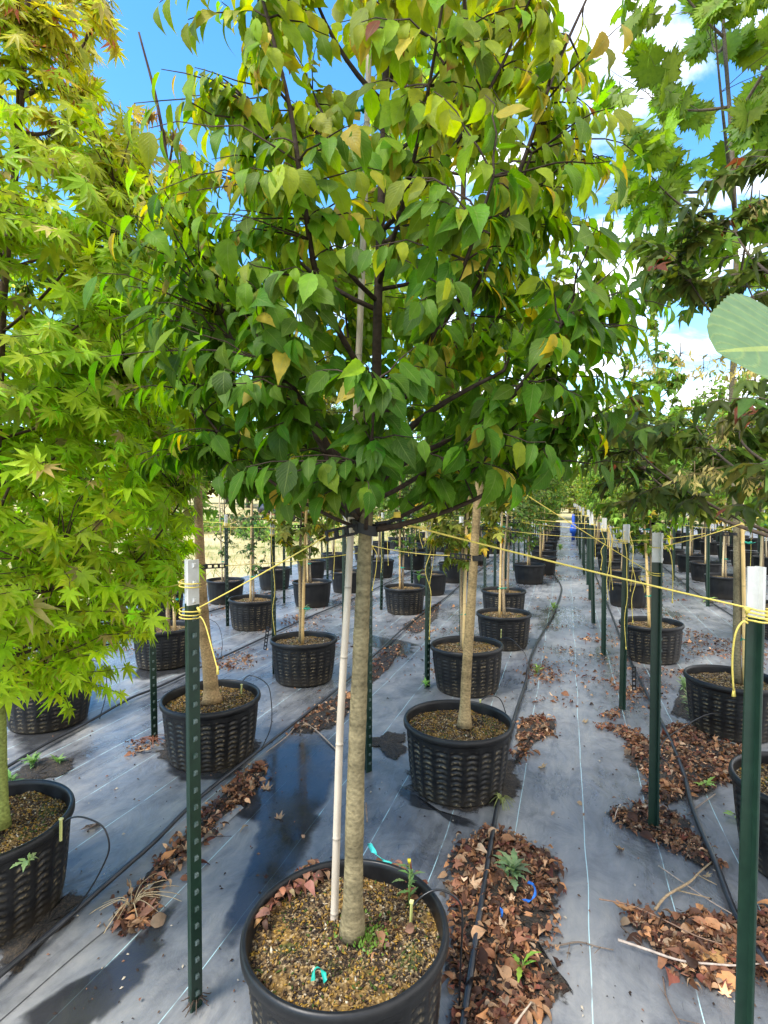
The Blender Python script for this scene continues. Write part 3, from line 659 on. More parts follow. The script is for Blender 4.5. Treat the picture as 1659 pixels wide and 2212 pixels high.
# --- a poplar-like sapling just outside the picture reaches one pale leaf into it
s0 = np.array([1.02, 1.22, zb]); lf = D(1556, 745, .62)
st = thing('broadleaf_sapling', 'pale round toothed leaf on its twig very close at the right edge', 'tree', s0)
mb = MB(); mb.tube(smooth_path([s0, s0 + (0, 0, .6), s0 + (-.02, 0, 1.2), s0 + (0, 0, 2.2)], 6), list(np.linspace(.02, .006, 19)), 8, (.2, .2, .1))
tw = D(1850, 760, .70); mb.tube(smooth_path([s0 + (-.02, 0, 1.3), (s0 + (-.02, 0, 1.35) + tw) / 2 + (0, 0, .05), tw], 6), .0025, 5, (.12, .12, .06))
mb.build('trunk', M['bark'], st, s0)
rg = np.random.default_rng(4); tv = tpl_simple(34, .58, .016, .06, .12, pet=.3, pw=.62)
pos = np.array([tw, tw + (.02, .06, .25), tw + (.05, .1, -.2)]); ax = np.array([lf - tw, (.4, .1, -.6), (.5, .2, -.7)]); nr = -np.tile(fw, (3, 1)) + np.array([[0, .0, .75]] * 3)
Vv, Ff, Cc, Uu = scatter([tv], pos, ax, nr, np.array([np.linalg.norm(lf - tw) / 1.3, .09, .08]), np.tile(np.array([[.115, .20, .085]]), (3, 1)), rg)
make('crown', Vv - s0, Ff, M['pale'], st, Cc, True, None, Uu)
dup(POTS[('R', 0)], (s0[0], s0[1], 0), 1., .98, 'black pot of the sapling just outside the right picture edge')

# --- middle distance and far trees: a few kinds, then copies
def std_tree(name, kind, seed, hgt, z0, rmax, ntw, lpt, size, colr, tp, lm, barkc, tr=.016, cat='tree'):
    env = [(z0, rmax * .45), (z0 + .15 * (hgt - z0), rmax), (z0 + .5 * (hgt - z0), rmax * .95), (z0 + .8 * (hgt - z0), rmax * .6), (hgt, rmax * .12)]
    rg = np.random.default_rng(seed); w = lambda s: rg.normal(0, s)
    return build_tree(name, 'x', cat, (0, 0, 0), [(0, 0, .325), (w(.02), w(.02), 1.), (w(.03), w(.03), 1.7), (w(.04), w(.04), 2.4), (w(.05), w(.05), hgt)], tr, .004, env, 12, ntw, lpt, tp, size,
                      lambda rg, p: jitter(rg, colr, len(p), .3) * (1 + (rg.uniform(size=(len(p), 1)) < .06) * np.array([[2.2, .8, .2]])), seed, lm, zfork=z0, tlen=.25, barkc=barkc, twigc=(.10, .08, .05), limbr=.007, nside=7, rin=.05, droop=.5, flat=.6, facing=.6)
KIND = {}
KIND['column'] = [std_tree('columnar_tree', 'column', s, h, .62 + .2 * i, .30 + .05 * i, 330, 9, .052, (.085, .14, .028), T_OVAL, M['far_leaf'], (.25, .19, .12)) for i, (s, h) in enumerate(((31, 3.4), (32, 3.7), (33, 3.0)))]
KIND['airy'] = [std_tree('slender_tree', 'airy', s, h, 1.12, .44, 230, 9, .068, c, T_TRI, M['far_leaf'], (.33, .25, .15)) for s, h, c in ((41, 3.1, (.20, .28, .035)), (42, 3.5, (.16, .25, .035)), (43, 3.3, (.17, .20, .03)))]
KIND['full'] = [std_tree('leafy_tree', 'full', s, h, 1.15, .64, 420, 9, .075, c, T_FAR, M['far_leaf'], (.24, .18, .11)) for s, h, c in ((51, 4.1, (.16, .25, .035)), (52, 4.4, (.20, .27, .04)), (53, 3.8, (.12, .20, .03)))]
KIND['yellow'] = [std_tree('yellow_tree', 'yellow', 61, 2.9, 1.75, .55, 170, 8, .10, (.26, .30, .035), T_TRI, M['far_leaf'], (.36, .27, .16))]
KIND['spindly'] = [std_tree('spindly_tree', 'spindly', s, 2.6, .75, .24, 60, 7, .055, (.06, .11, .03), T_OVAL, M['far_leaf'], (.25, .20, .14), .013) for s in (71, 72)]
WHAT = {'column': 'slim dark green columnar tree', 'airy': 'slender airy tree with yellow green leaves', 'full': 'leafy green tree', 'yellow': 'small tree with yellow and orange leaves', 'spindly': 'thin sparse young tree'}
rgt = np.random.default_rng(5); TREES = {}
done = {('C', 0), ('C', 1), ('L1', 0), ('L1', 1), ('R', 0), ('R', 1)}
def kind_of(k, i):
    if (k, i) == ('C', 3): return 'yellow'
    if (k, i) in (('L1', 2), ('L2', 1), ('L2', 0)): return 'airy'
    if k == 'C': return 'airy' if i == 2 else 'column' if i < 6 or i % 2 else 'full'
    if k == 'L1': return ('column', 'full', 'column')[i % 3]
    if k in ('L2', 'L3'): return 'spindly' if i < 5 else ('column', 'spindly', 'full')[i % 3]
    if k == 'R': return 'airy' if i < 4 else ('airy', 'full')[i % 2]
    return ('full', 'airy', 'full', 'column')[i % 4]
for k, l in SPOT.items():
    for i, (x, y) in enumerate(l):
        if (k, i) in done: continue
        kd = kind_of(k, i); pr_ = KIND[kd][rgt.integers(0, len(KIND[kd]))]
        if i < 9: lb, gr = '%s, %s from front in %s' % (WHAT[kd], ORD[i], ROWN[k]), 'young trees standing in the pots'
        else: lb, gr = 'distant %s far down the %s' % (WHAT[kd], ROWN[k]), 'distant trees of the ' + ROWN[k]
        TREES[(k, i)] = dup(pr_, (x + rgt.normal(0, .03), y + rgt.normal(0, .03), 0), rgt.uniform(0, 6.28), rgt.uniform(.93, 1.1), lb, gr)
        TREES[(k, i)].scale.z = TREES[(k, i)].scale.x; 
for l in KIND.values():
    for t in l:
        for ch in list(t.children): bpy.data.objects.remove(ch)
        bpy.data.objects.remove(t)

# --- the wood behind: a few big crowned trees, copied, then a far mass
def big_tree(seed, h, r, col, n):
    env = [(h * .12, r * .5), (h * .3, r), (h * .6, r * .9), (h * .85, r * .5), (h, r * .1)]; rg = np.random.default_rng(seed)
    return build_tree('woodland_tree', 'x', 'tree', (0, 0, 0), [(0, 0, -.3), (.1, 0, h * .3), (0, .1, h * .6), (.1, .1, h * .95)], .16, .03, env, 16, n, 14, T_FAR, .30, lambda g, p: jitter(g, col, len(p), .32), seed, M['far_leaf'],
                      zfork=h * .1, tlen=.9, barkc=(.10, .08, .06), twigc=(.07, .06, .04), limbr=.06, nside=7, rin=.25, droop=.5, flat=.7, facing=.7)
BIG = [big_tree(81, 7.5, 2.6, (.12, .19, .04), 330), big_tree(82, 9., 3.0, (.15, .22, .045), 380), big_tree(83, 6.2, 2.3, (.22, .27, .05), 300), big_tree(84, 5.2, 2.2, (.15, .10, .04), 260)]
rgb_ = np.random.default_rng(8); BT = []
for i in range(46):
    if i < 22: x = -46 + i * 2.1 + rgb_.normal(0, .6); y = 40 + .42 * (x + 20) * (1 if x > -20 else -.55) + rgb_.uniform(-2, 4)
    else: x = -2 + (i - 22) * 1.9 + rgb_.normal(0, .5); y = 44 + rgb_.uniform(-2, 8)
    if -1.6 < x - .0 < 1.2 and y < 60: y = 64
    BT.append((x, y))
for i, (x, y) in enumerate(BT):
    b_ = rgb_.integers(0, 4); side = 'behind the dry meadow' if x < -4 else 'beyond the far ends of the rows'
    nm = ('dark green', 'mid green', 'pale green', 'russet brown')[b_]
    dup(BIG[b_], (x, y, float(terrain(np.array(x), np.array(y)))), rgb_.uniform(0, 6.28), rgb_.uniform(.75, 1.1), '%s woodland tree %s' % (nm, side), '%s woodland trees %s' % (nm, side))
for t in BIG:
    for ch in list(t.children): bpy.data.objects.remove(ch)
    bpy.data.objects.remove(t)
# shrubs and tufts on the meadow
rg = np.random.default_rng(14); pos = []; ax = []; col = []; sz = []
SH = [(560, 1112, 22, .8, 1.6), (620, 1118, 21, .7, 1.5), (520, 1105, 25, 1., 1.8), (700, 1100, 26, 1.0, 2.0), (450, 1108, 24, .9, 1.6), (760, 1095, 28, 1.2, 2.2), (385, 1110, 23, .9, 1.8)]
for i, (x, y, dd, hh, ww) in enumerate(SH):
    c = D(x, y, dd); c[2] = terrain(c[0], c[1]); n = 700
    a = rg.uniform(0, 6.28, n); rr = ww * .6 * np.sqrt(rg.uniform(0, 1, n)); p = np.stack([rr * np.cos(a), rr * np.sin(a), hh * rg.uniform(.05, 1, n) * (1 - (rr / ww / .75) ** 2)], 1)
    Vv, Ff, Cc, Uu = scatter(T_FAR, p, rg.normal(0, .5, (n, 3)) + (0, 0, .5), rg.normal(0, 1, (n, 3)), np.full(n, .16), jitter(rg, [(.13, .24, .04), (.20, .30, .05), (.16, .14, .06)][i % 3], n, .3), rg)
    sb = thing('shrub', 'low %s bush on the dry meadow, %s in line from the left' % (['green', 'bright green', 'brownish'][i % 3], ORD[sorted(range(7), key=lambda j: SH[j][0]).index(i)]), 'bush', c, 'bushes on the meadow')
    make('foliage', Vv, Ff, M['far_leaf'], sb, Cc, True, None, Uu)
    m_ = MB(); 
    for j in range(5): m_.tube([(0, 0, -.05), (rg.normal(0, .15), rg.normal(0, .15), hh * .4), (rg.normal(0, .35), rg.normal(0, .35), hh * .7)], [.015, .01, .005], 5, (.1, .07, .05))
    m_.build('stem', M['bark'], sb)
n = 9000; x = -6.4 - rg.exponential(7, n); y = rg.uniform(2, 36, n); z = terrain(x, y); g = rg.uniform(size=n)
p = np.stack([x, y, z - .01], 1); c = np.where((g < .25)[:, None], jitter(rg, (.14, .20, .05), n), jitter(rg, (.42, .34, .16), n))
Vv, Ff, Cc, Uu = scatter([(np.array([(-.05, 0, 0), (.05, 0, 0), (.02, 1, .1), (-.02, 1, .1)]), np.array([(0, 1, 2, 3)]), np.zeros((4, 2)))], p, rg.normal(0, .45, (n, 3)) * (1, 1, .2) + (0, 0, 1), rg.normal(0, 1, (n, 3)), rg.uniform(.06, .22, n), c, rg)
tag(make('dry_grass', Vv, Ff, M['far_leaf'], None, Cc, True, None, Uu), 'dry yellow grass beside the leftmost pots', 'grass', kind='stuff')

# ------------------------------------------------------------------ steel T posts
def post_parts():
    root = thing('fence_post', 'x', 'steel post'); hgt = 1.38; wt = 1.245
    def section(mb, z0, z1):
        prof = [(-.038, -.003), (-.006, -.0025), (-.004, -.020), (.0, -.0215), (.004, -.019), (.004, .019), (.0, .0215), (-.004, .020), (-.006, .0025), (-.038, .003)]
        n = len(prof); mb.add([(x, y, z) for z in (z0, z1) for x, y in prof], [(i, (i + 1) % n, (i + 1) % n + n, i + n) for i in range(n)] + [tuple(reversed(range(n))), tuple(range(n, 2 * n))])
    def stud(mb, z, mi=0):
        mb.add([(.0035, -.006, z - .009), (.0035, .006, z - .009), (.0035, .006, z + .009), (.0035, -.006, z + .009), (.012, -.0045, z - .002), (.012, .0045, z - .002), (.012, .0045, z + .007), (.012, -.0045, z + .007)],
               [(0, 1, 5, 4), (1, 2, 6, 5), (2, 3, 7, 6), (3, 0, 4, 7), (4, 5, 6, 7)], (.5, .5, .5), mi)
    a = MB(); section(a, -.05, wt)
    b = MB(); section(b, wt, hgt); c = MB()
    for i in range(26):
        z = .05 + i * .0525; stud(b if z > wt + .01 else a, z, 0 if z > wt + .01 else 1)
    b.build('painted_top', M['white'], root, smooth=False); a.build('post_shaft', [M['green'], M['stud']], root, smooth=False)
    return root
post0 = post_parts(); PX = {'aisle': .40, 'left': -1.10, 'second left': -2.52, 'third left': -3.97, 'far left': -5.40, 'right': 1.95, 'far right': 3.45, 'outer right': 5.0}
PNM = {'aisle': 'line along the aisle', 'left': 'first line left', 'second left': 'second line left', 'third left': 'third line left',
       'far left': 'line beside the grass', 'right': 'second line right', 'far right': 'third line right', 'outer right': 'outermost line right'}
PY = {'aisle': [1.72, 2.88, 4.48, 5.99, 7.51, 9.23, 10.89, 12.4, 14.05], 'left': [1.42, 2.99, 4.51, 5.98, 8.08], 'second left': [2.94, 4.43, 6.10, 7.50], 'third left': [4.49, 5.94, 7.51], 'far left': [8.87, 10.43],
      'right': [6.1, 7.6, 9.23, 10.51, 11.99], 'far right': [8.8, 10.4, 11.9], 'outer right': [11.5, 13.0]}
rg = np.random.default_rng(17); POST = {}
PSPEC = {('aisle', 0): 'thick dark green steel post close at the right, chipped white top wrapped in yellow twine', ('aisle', 1): 'dark green notched post with white top standing in brown leaves by the aisle',
         ('left', 0): 'dark green studded post with white top in the left foreground'}
for k, ys in PY.items():
    ys = list(ys); y = ys[-1] + 1.5
    while y < (31 if k == 'aisle' else 26): ys.append(y + rg.normal(0, .08)); y += 1.5
    for i, y in enumerate(ys):
        x = PX[k] + (rg.normal(0, .025) if i else 0)
        if (k, i) == ('left', 0): x = -1.07
        if (k, i) == ('aisle', 0): x = .476
        if i < 9: lb, gr = 'green steel post with white top, %s from front in %s' % (ORD[i], PNM[k]), 'green steel posts with white tops'
        else: lb, gr = 'distant green steel post in ' + PNM[k], 'distant posts of the ' + PNM[k]
        lb = PSPEC.get((k, i), lb)
        rz = R(12) if k in ('aisle', 'right', 'far right', 'outer right') else R(-30)
        o = dup(post0, (x, y, 0), rz + rg.normal(0, .12), 1, lb, gr); o.rotation_euler[0] = rg.normal(0, .008); o.rotation_euler[1] = rg.normal(0, .01)
        if (k, i) == ('aisle', 0): o.rotation_euler[1] = .024; o.scale = (.93, .93, 1.0)
        if (k, i) == ('aisle', 1): o.scale[2] = 1.02
        POST[(k, i)] = np.array([x, y, 0])
for ch in list(post0.children): bpy.data.objects.remove(ch)
bpy.data.objects.remove(post0)

# ------------------------------------------------------------------ bamboo stakes and green ties
def stake_mesh(pts, r0, r1, col, seed, parent, org):
    rg = np.random.default_rng(seed); sp = np.array(smooth_path(pts, 8)); L = np.concatenate([[0], np.cumsum(np.linalg.norm(np.diff(sp, axis=0), axis=1))]); tot = L[-1]
    s = [0.]; nd = []; x = rg.uniform(.05, .2)
    while x < tot: nd.append(x); x += rg.uniform(.20, .30)
    ts = sorted(set([0, tot] + [min(tot, max(0, k + d)) for k in nd for d in (-.012, -.004, .0, .004, .012, .06)]))
    pp = [np.array([np.interp(t, L, sp[:, i]) for i in range(3)]) for t in ts]; rr = []; cc = []
    for t in ts:
        r = r0 + (r1 - r0) * t / tot; d = min([abs(t - k) for k in nd] + [9]); up_ = any(0 <= t - k < .003 for k in nd)
        rr.append(r * (1.13 if d < .002 else .97 if d < .006 else 1.0)); cc.append(tuple(np.array(col) * (.55 if d < .002 else 1.1 if d < .014 else 1.0) * rg.uniform(.92, 1.06)))
    mb = MB(); mb.tube(pp, rr, 10, cc); return mb.build('cane', M['bamboo'], parent, org)
dS = d0 - .05
sb = P(721, 1975, .325); s_top = D(799, 60, depth(A0) + .03)
st = thing('bamboo_stake', 'pale grey bamboo stake leaning on the big tree trunk and rising through its crown', 'bamboo stake', sb)
tz = lambda x, y, dd=0: D(x, y, depth(sb) + dd)
stake_mesh([sb - (0, 0, .06), tz(735, 1560, .0), tz(748, 1340, .01), tz(759, 1120, .02), tz(770, 880, .04), tz(786, 480, .06), tz(799, 45, .07)], .0118, .0088, (.50, .42, .32), 3, st, sb)
def green_tie(c, r, label, rz=0.):
    o = thing('green_tie', label, 'plant tie', c, 'green ties on trunks and stakes', rz); mb = MB(); n = 14
    for k, (dz, s) in enumerate(((.0, 1.), (.004, 1.03))):
        ring = [(r * 2.0 * math.cos(2 * math.pi * i / n), r * 1.15 * s * math.sin(2 * math.pi * i / n), dz + (.004 if i % 3 else -.003)) for i in range(n + 1)]
        mb.tube(ring, .0045, 5, (.015, .26, .17), cap=False)
    mb.bar((r * 2, 0, 0), (r * 2 + .022, .006, .008), .010, .002, (.015, .30, .20)); mb.bar((-r * 2, 0, 0), (-r * 2 - .018, -.012, -.004), .009, .002, (.015, .26, .17))
    mb.build('tie_band', M['misc'], o); return o
green_tie(tz(797, 235, .07), .012, 'green tape knot high on the pale stake against the sky')
rg = np.random.default_rng(23)
cols = {'C': (.56, .40, .18), 'L1': (.50, .33, .13), 'L2': (.58, .42, .20), 'L3': (.5, .4, .25), 'R': (.60, .42, .17), 'RR': (.55, .42, .22), 'RRR': (.5, .4, .25)}
SP_ST = {('C', 2): [(1001, 1387), (1006, 1200), (1012, 1040), (1015, 900)], ('C', 3): [(1079, 1322), (1082, 1200), (1086, 1050), (1088, 1000)], ('L1', 2): [(653, 1372), (658, 1200), (664, 1050), (668, 950)],
         ('R', 1): [(1609, 1425), (1607, 1300), (1603, 1100), (1600, 950)], ('R', 2): [(1403, 1335), (1396, 1200), (1384, 1050), (1374, 900)], ('L2', 1): [(377, 1350), (375, 1250), (372, 1100), (370, 1000)], ('L2', 2): [(541, 1290), (542, 1200), (543, 1100), (545, 1000)]}
for k, c in cols.items():
    for i, (x, y) in enumerate(SPOT[k]):
        if (k, i) in (('C', 0), ('C', 1), ('L1', 0), ('L1', 1), ('R', 0)) or i > 8: continue
        if i > 3 and rg.uniform() < .25: continue
        dd = depth((x, y, .33))
        if (k, i) in SP_ST: pts = [D(a, b, dd - .03) for a, b in SP_ST[(k, i)]]; pts[0][2] = .30
        else:
            e = np.array([x - .04 + rg.normal(0, .015), y - .05, .30]); t = e + (rg.normal(0, .05), rg.normal(0, .05), rg.uniform(1.7, 2.4)); pts = [e, (e + t) / 2 + rg.normal(0, .008, 3), t]
        st = thing('bamboo_stake', 'bamboo stake beside the %s tree from front in %s' % (ORD[i], ROWN[k]), 'bamboo stake', pts[0], 'bamboo stakes in the pots')
        stake_mesh(pts, .014 if i < 4 else .011, .010 if i < 4 else .008, tuple(np.array(c) * rg.uniform(.85, 1.1)), 40 + i, st, pts[0])
        if dd < 9:
            sp = np.array(pts)
            for zz, nm in ((.62, 'low'), (1.27, 'mid height'), (1.95, 'high')):
                if zz < sp[-1, 2] - .1: green_tie((np.interp(zz, sp[:, 2], sp[:, 0]) + .02, np.interp(zz, sp[:, 2], sp[:, 1]) + .01, zz), .017, 'green tape tie %s on stake of the %s tree in %s' % (nm, ORD[i], ROWN[k]), rg.uniform(-.5, .5))

# ------------------------------------------------------------------ rubber straps and yellow twine
YEL = (.72, .56, .12)
def links(mb, a, b, w=.027, n=None, col=(.012, .012, .013)):
    a, b = np.array(a, float), np.array(b, float); L = np.linalg.norm(b - a); n = n or max(1, int(L / .032)); t = (b - a) / L; s = np.cross(t, (0, 0, 1.)); s /= np.linalg.norm(s); u = np.cross(s, t)
    for i in range(n):
        p, q_ = a + t * L * i / n, a + t * L * (i + .92) / n
        for sg in (-1, 1): mb.bar(p + u * sg * w * .42, q_ + u * sg * w * .42, .005, .007, col)
        mb.bar(p - u * w * .5, p + u * w * .5, .007, .010, col); mb.bar(q_ - u * w * .5, q_ + u * w * .5, .006, .008, col)
def band(mb, c, rx, ry, h, tilt=(0, 0), rot=0., col=(.013, .013, .014), n=20):
    vs = []
    for i in range(n):
        a = 2 * math.pi * i / n; lx, ly = rx * math.cos(a), ry * math.sin(a); x = lx * math.cos(rot) - ly * math.sin(rot); y = lx * math.sin(rot) + ly * math.cos(rot); z = tilt[0] * x + tilt[1] * y
        for k, dz in ((1., -h / 2), (1., h / 2), (.90, h / 2), (.90, -h / 2)): vs.append((c[0] + x * k, c[1] + y * k, c[2] + z + dz))
    mb.add(vs, [(4 * i + j, 4 * ((i + 1) % n) + j, 4 * ((i + 1) % n) + (j + 1) % 4, 4 * i + (j + 1) % 4) for i in range(n) for j in range(4)], col)
def twine(label, a, post, zp, tail=.2, turns=2, rad=.0021, loop=0., seed=0, sag=.012, group='yellow guy twine'):
    rg = np.random.default_rng(seed); a = np.array(a, float); ctr = np.array([post[0] - .012, post[1], zp]); d = a - ctr; d[2] = 0; d /= np.linalg.norm(d) + 1e-9; an = math.atan2(d[1], d[0])
    r = .031; e = ctr + d * r; pts = [a + (e - a) * t - np.array([0, 0, sag * 4 * t * (1 - t)]) for t in np.linspace(0, 1, 7)]
    for i in range(1, turns * 10 + 1): t = an + 2 * math.pi * i / 10; pts.append(ctr + np.array([math.cos(t) * r, math.sin(t) * r, -.0085 * i / 10 * 1.2 + rg.normal(0, .001)]))
    k = pts[-1]; 
    if loop:
        s = np.array([d[1], -d[0], 0]); o_ = k + d * .01
        pts += [o_ + d * .02, o_ + d * .03 + s * .3 * loop - (0, 0, .1 * loop), o_ + s * .75 * loop - (0, 0, .55 * loop), o_ + s * .55 * loop - (0, 0, .8 * loop), o_ + s * .1 * loop - (0, 0, .35 * loop), o_ + d * .02]
    if tail:
        k = pts[-1]; w = rg.normal(0, .012, 2); pts += [k + d * .012 + (0, 0, .004), k + d * .03 - (0, 0, tail * .15), k + d * .034 + (w[0], w[1], -tail * .55), k + d * .028 + (w[0] * 2.4, w[1] * 2, -tail)]
    mb = MB(); sp = smooth_path(pts, 4); mb.tube(sp, rad, 5, YEL)
    if tail: mb.tube([sp[-1] + (0, 0, .012), sp[-1] - (0, 0, .012)], [rad, rad * 2.2], 5, YEL)      # frayed end
    m_ = ctr + d * (r + .003) - np.array([0, 0, .006]); mb.tube([m_ + (-.006, 0, .008), m_ + (.004, .0, 0), m_ + (.0, .004, -.009)], [rad * 1.6, rad * 2.6, rad * 1.6], 6, YEL)
    o = mb.build('guy_twine', M['rope'], None); tag(o, label, 'twine', group); return o
def strap(label, c, rx, ry, ends, tilt=(0, 0), rot=0, bands=1):
    c = np.array(c, float); o = thing('tree_strap', label, 'tree strap', c, 'black rubber tree straps'); mb = MB()
    for k in range(bands): band(mb, (0, 0, .034 * k), rx, ry, .029, (tilt[0] * (1 - 2 * k), tilt[1]), rot)
    mb.build('strap_loop', M['strap'], o, smooth=False)
    for e in ends:
        e = np.array(e) - c; h = e.copy(); h[2] = 0; h /= np.linalg.norm(h); m2 = MB(); links(m2, h * rx * .95 + (0, 0, e[2] * .15), e); m2.build('chain_links', M['strap'], o, smooth=False)
    return o
# big tree
cA = tpx(789, 1140); eL = D(704, 1158, depth(cA) - .10); eR = D(868, 1131, depth(cA) + .02)
strap('black rubber strap round the big tree trunk, tied both ways with yellow twine', cA, .036, .034, [eL, eR], (-.28, 0), 0, 1)
sk = tz(759, 1120, .02); mid = (cA + sk) / 2; mid[2] = cA[2] + .045
strap('second black strap binding the pale stake to the big tree trunk', mid, .052, .036, [], (.05, 0), math.atan2(cA[1] - sk[1], cA[0] - sk[0]), 1)
twine('yellow twine from the big tree strap down left to the foreground post', eL, POST[('left', 0)], 1.235, .14, 3, seed=1, sag=.004)
twine('yellow twine from the big tree strap to the thick right foreground post', eR, POST[('aisle', 0)] + (.028, 0, 0), 1.272, .20, 4, .0027, seed=2, sag=.004)
twine('loose yellow twine wound on the white top of the left foreground post', D(340, 1265, 2.2), POST[('left', 0)], 1.315, .20, 2, .0021, seed=3)
tb = MB(); tb.box((-.010, -.0015, -.008), (.010, .0015, .008), (.75, .55, .08)); o = tb.build('yellow_tag', M['misc']); o.location = tuple(D(858, 1112, depth(cA) - .02)); tag(o, 'small yellow tag on the twine beside the big tree strap', 'tag')
# second tree
cB = D(1030, 1205, depth(B0)); eB = D(972, 1200, depth(B0) - .05); eB2 = D(1092, 1040, depth(B0) - .25); cB2 = D(1040, 1010, depth(B0))
strap('black strap on the tan trunk of the second tree, pulled to the left', cB, .034, .034, [eB]); strap('black strap high on the second tree reaching right out of the leaves', cB2, .032, .032, [eB2])
twine('yellow twine from the second tree strap left behind the big trunk', eB, POST[('left', 1)], 1.30, .22, 2, seed=4)
twine('yellow twine from the upper second tree strap to the notched post by the aisle', eB2, POST[('aisle', 1)], 1.222, .0, 2, seed=5, loop=.11, sag=.004)
twine('yellow twine rising right from the notched aisle post', D(1640, 1117, 2.5), POST[('aisle', 1)], 1.345, .24, 1, .0021, seed=6, sag=.01)
# leaning tan trunk
cK = D(433, 1224, depth(K0)); eK = D(486, 1222, depth(K0) + .03); eK2 = D(385, 1216, depth(K0) + .05)
strap('black chain strap on the leaning trunk behind the left post', cK, .040, .040, [eK, eK2])
twine('yellow twine from the leaning trunk chain strap to the right', eK, POST[('left', 1)], 1.26, .0, 1, seed=7)
twine('yellow twine from the leaning trunk chain strap to the left', eK2, POST[('second left', 0)], 1.30, .25, 2, seed=8)
# the rest of the rows: every tied tree has twine to the posts at its two sides
NEIGH = {'C': ('left', 'aisle'), 'L1': ('second left', 'left'), 'L2': ('third left', 'second left'), 'L3': ('far left', 'third left'), 'R': ('aisle', 'right'), 'RR': ('right', 'far right')}
rg = np.random.default_rng(29)
for k, (pl, pr2) in NEIGH.items():
    for i, (x, y) in enumerate(SPOT[k][:12]):
        if (k, i) in (('C', 0), ('C', 1), ('L1', 0), ('L1', 1), ('R', 0), ('L2', 0), ('L3', 0)): continue
        dd = depth((x, y, 1)); c = np.array([x, y, 1.33])
        for sd, pk in (('left', pl), ('right', pr2)):
            pk2 = min([j for j in POST if j[0] == pk], key=lambda j: abs(POST[j][1] - y)); q_ = POST[pk2]
            if abs(q_[1] - y) > .9 or (pk, pk2[1]) == ('aisle', 0): continue
            dr = q_ - c; dr[2] = 0; dr /= np.linalg.norm(dr); e = c + dr * .16
            if dd < 9.5:
                o = thing('tree_strap', 'black strap on the %s tree in %s, %s side' % (ORD[i], ROWN[k], sd), 'tree strap', c, 'black rubber tree straps'); m2 = MB()
                band(m2, (0, 0, 0), .024, .024, .018, n=10); m3 = MB(); links(m3, dr * .022, dr * .16); m2.build('strap_loop', M['strap'], o, smooth=False); m3.build('chain_links', M['strap'], o, smooth=False)
            lb = 'yellow twine tied %s from the %s tree in %s' % (sd, ORD[i], ROWN[k]) if i < 9 else 'thin distant yellow twine in the ' + ROWN[k]
            twine(lb, e, q_, 1.30 + rg.uniform(-.06, .04), rg.choice([0, .15, .35, .6]) if dd < 10 else .2, 2,   .0021 if dd < 6 else .0028, seed=int(rg.integers(1e6)), loop=(.10 if rg.uniform() < .25 and dd < 9 else 0), group='yellow guy twine' if i < 9 else 'distant twine of the ' + ROWN[k])
# long hanging ends of twine
def hang(label, p, L, seed, post_r=.03):
    rg = np.random.default_rng(seed); p = np.array(p, float); pts = [p + (0, 0, .03), p + (-.02, -.02, .01)] + [p + (rg.normal(0, .012), -.03 + rg.normal(0, .01), -L * t) for t in (.15, .35, .55, .75, 1.)]
    mb = MB(); sp = smooth_path(pts, 4); mb.tube(sp, .0026, 5, YEL); mb.tube([sp[-1], sp[-1] - (0, 0, .02)], [.003, .006], 5, YEL); o = mb.build('twine_end', M['rope']); tag(o, label, 'twine', 'hanging twine ends')
q_ = POST[('aisle', 2)]; hang('long yellow twine end hanging almost to the ground on the third aisle post', q_ + (0, -.01, 1.30), .82, 1); hang('second long twine end with a knot on the third aisle post', q_ + (.045, -.01, 1.30), .62, 2)
q_ = POST[('aisle', 3)]; hang('long yellow twine end hanging on the fourth aisle post', q_ + (.03, -.01, 1.28), .70, 3); hang('shorter yellow twine end on the fourth aisle post', q_ + (-.03, -.02, 1.28), .40, 4)
q_ = POST[('second left', 1)]; hang('straight yellow twine end hanging on a dark post left of the big trunk', q_ + (.02, -.02, 1.28), .95, 5)
q_ = POST[('left', 2)]; hang('yellow twine end hanging on the post left of the second tree', q_ + (.02, -.02, 1.28), .85, 6)
q_ = POST[('second left', 3)]; hang('yellow twine end hanging on a mid distance post beside the big trunk', q_ + (.02, -.02, 1.26), .7, 7)
o = thing('rubber_chain', 'short black chain hanging low on the third aisle post', 'chain', POST[('aisle', 2)] + (.06, -.03, .33)); m2 = MB(); links(m2, (0, 0, 0), (.004, 0.002, -.17), .03, 5); m2.build('chain_links', M['strap'], o, smooth=False)
o = thing('rubber_chain', 'black chain end hanging on the post beside the pot left of the stake', 'chain', POST[('second left', 1)] + (-.05, -.03, .42)); m2 = MB(); links(m2, (0, 0, 0), (-.03, 0, -.2), .03, 6); m2.build('chain_links', M['strap'], o, smooth=False)

# ------------------------------------------------------------------ irrigation pipe and drip tubes
def pipe(label, px, r=.0105, seed=0, z=.022):
    rg = np.random.default_rng(seed); pts = [P(x, y) for x, y in px]; pts = [np.array([p[0], p[1], z + abs(rg.normal(0, .003))]) for p in pts]
    sp = smooth_path(pts, 6); mb = MB(); mb.tube(sp, r, 8, [tuple(np.array((.022, .022, .024)) * rg.uniform(.7, 1.5)) for _ in sp]); o = mb.build('drip_pipe', M['hose']); tag(o, label, 'irrigation pipe', 'black irrigation pipes')
pipe('black irrigation pipe running beside the big pot along the aisle', [(985, 2330), (1003, 2212), (1022, 2080), (1042, 1950), (1066, 1800), (1085, 1690), (1099, 1610), (1116, 1540), (1137, 1475), (1142, 1440), (1161, 1390), (1195, 1330), (1211, 1285), (1211, 1266), (1199, 1247), (1188, 1225), (1196, 1195), (1207, 1160), (1213, 1130)], .0115, 1)
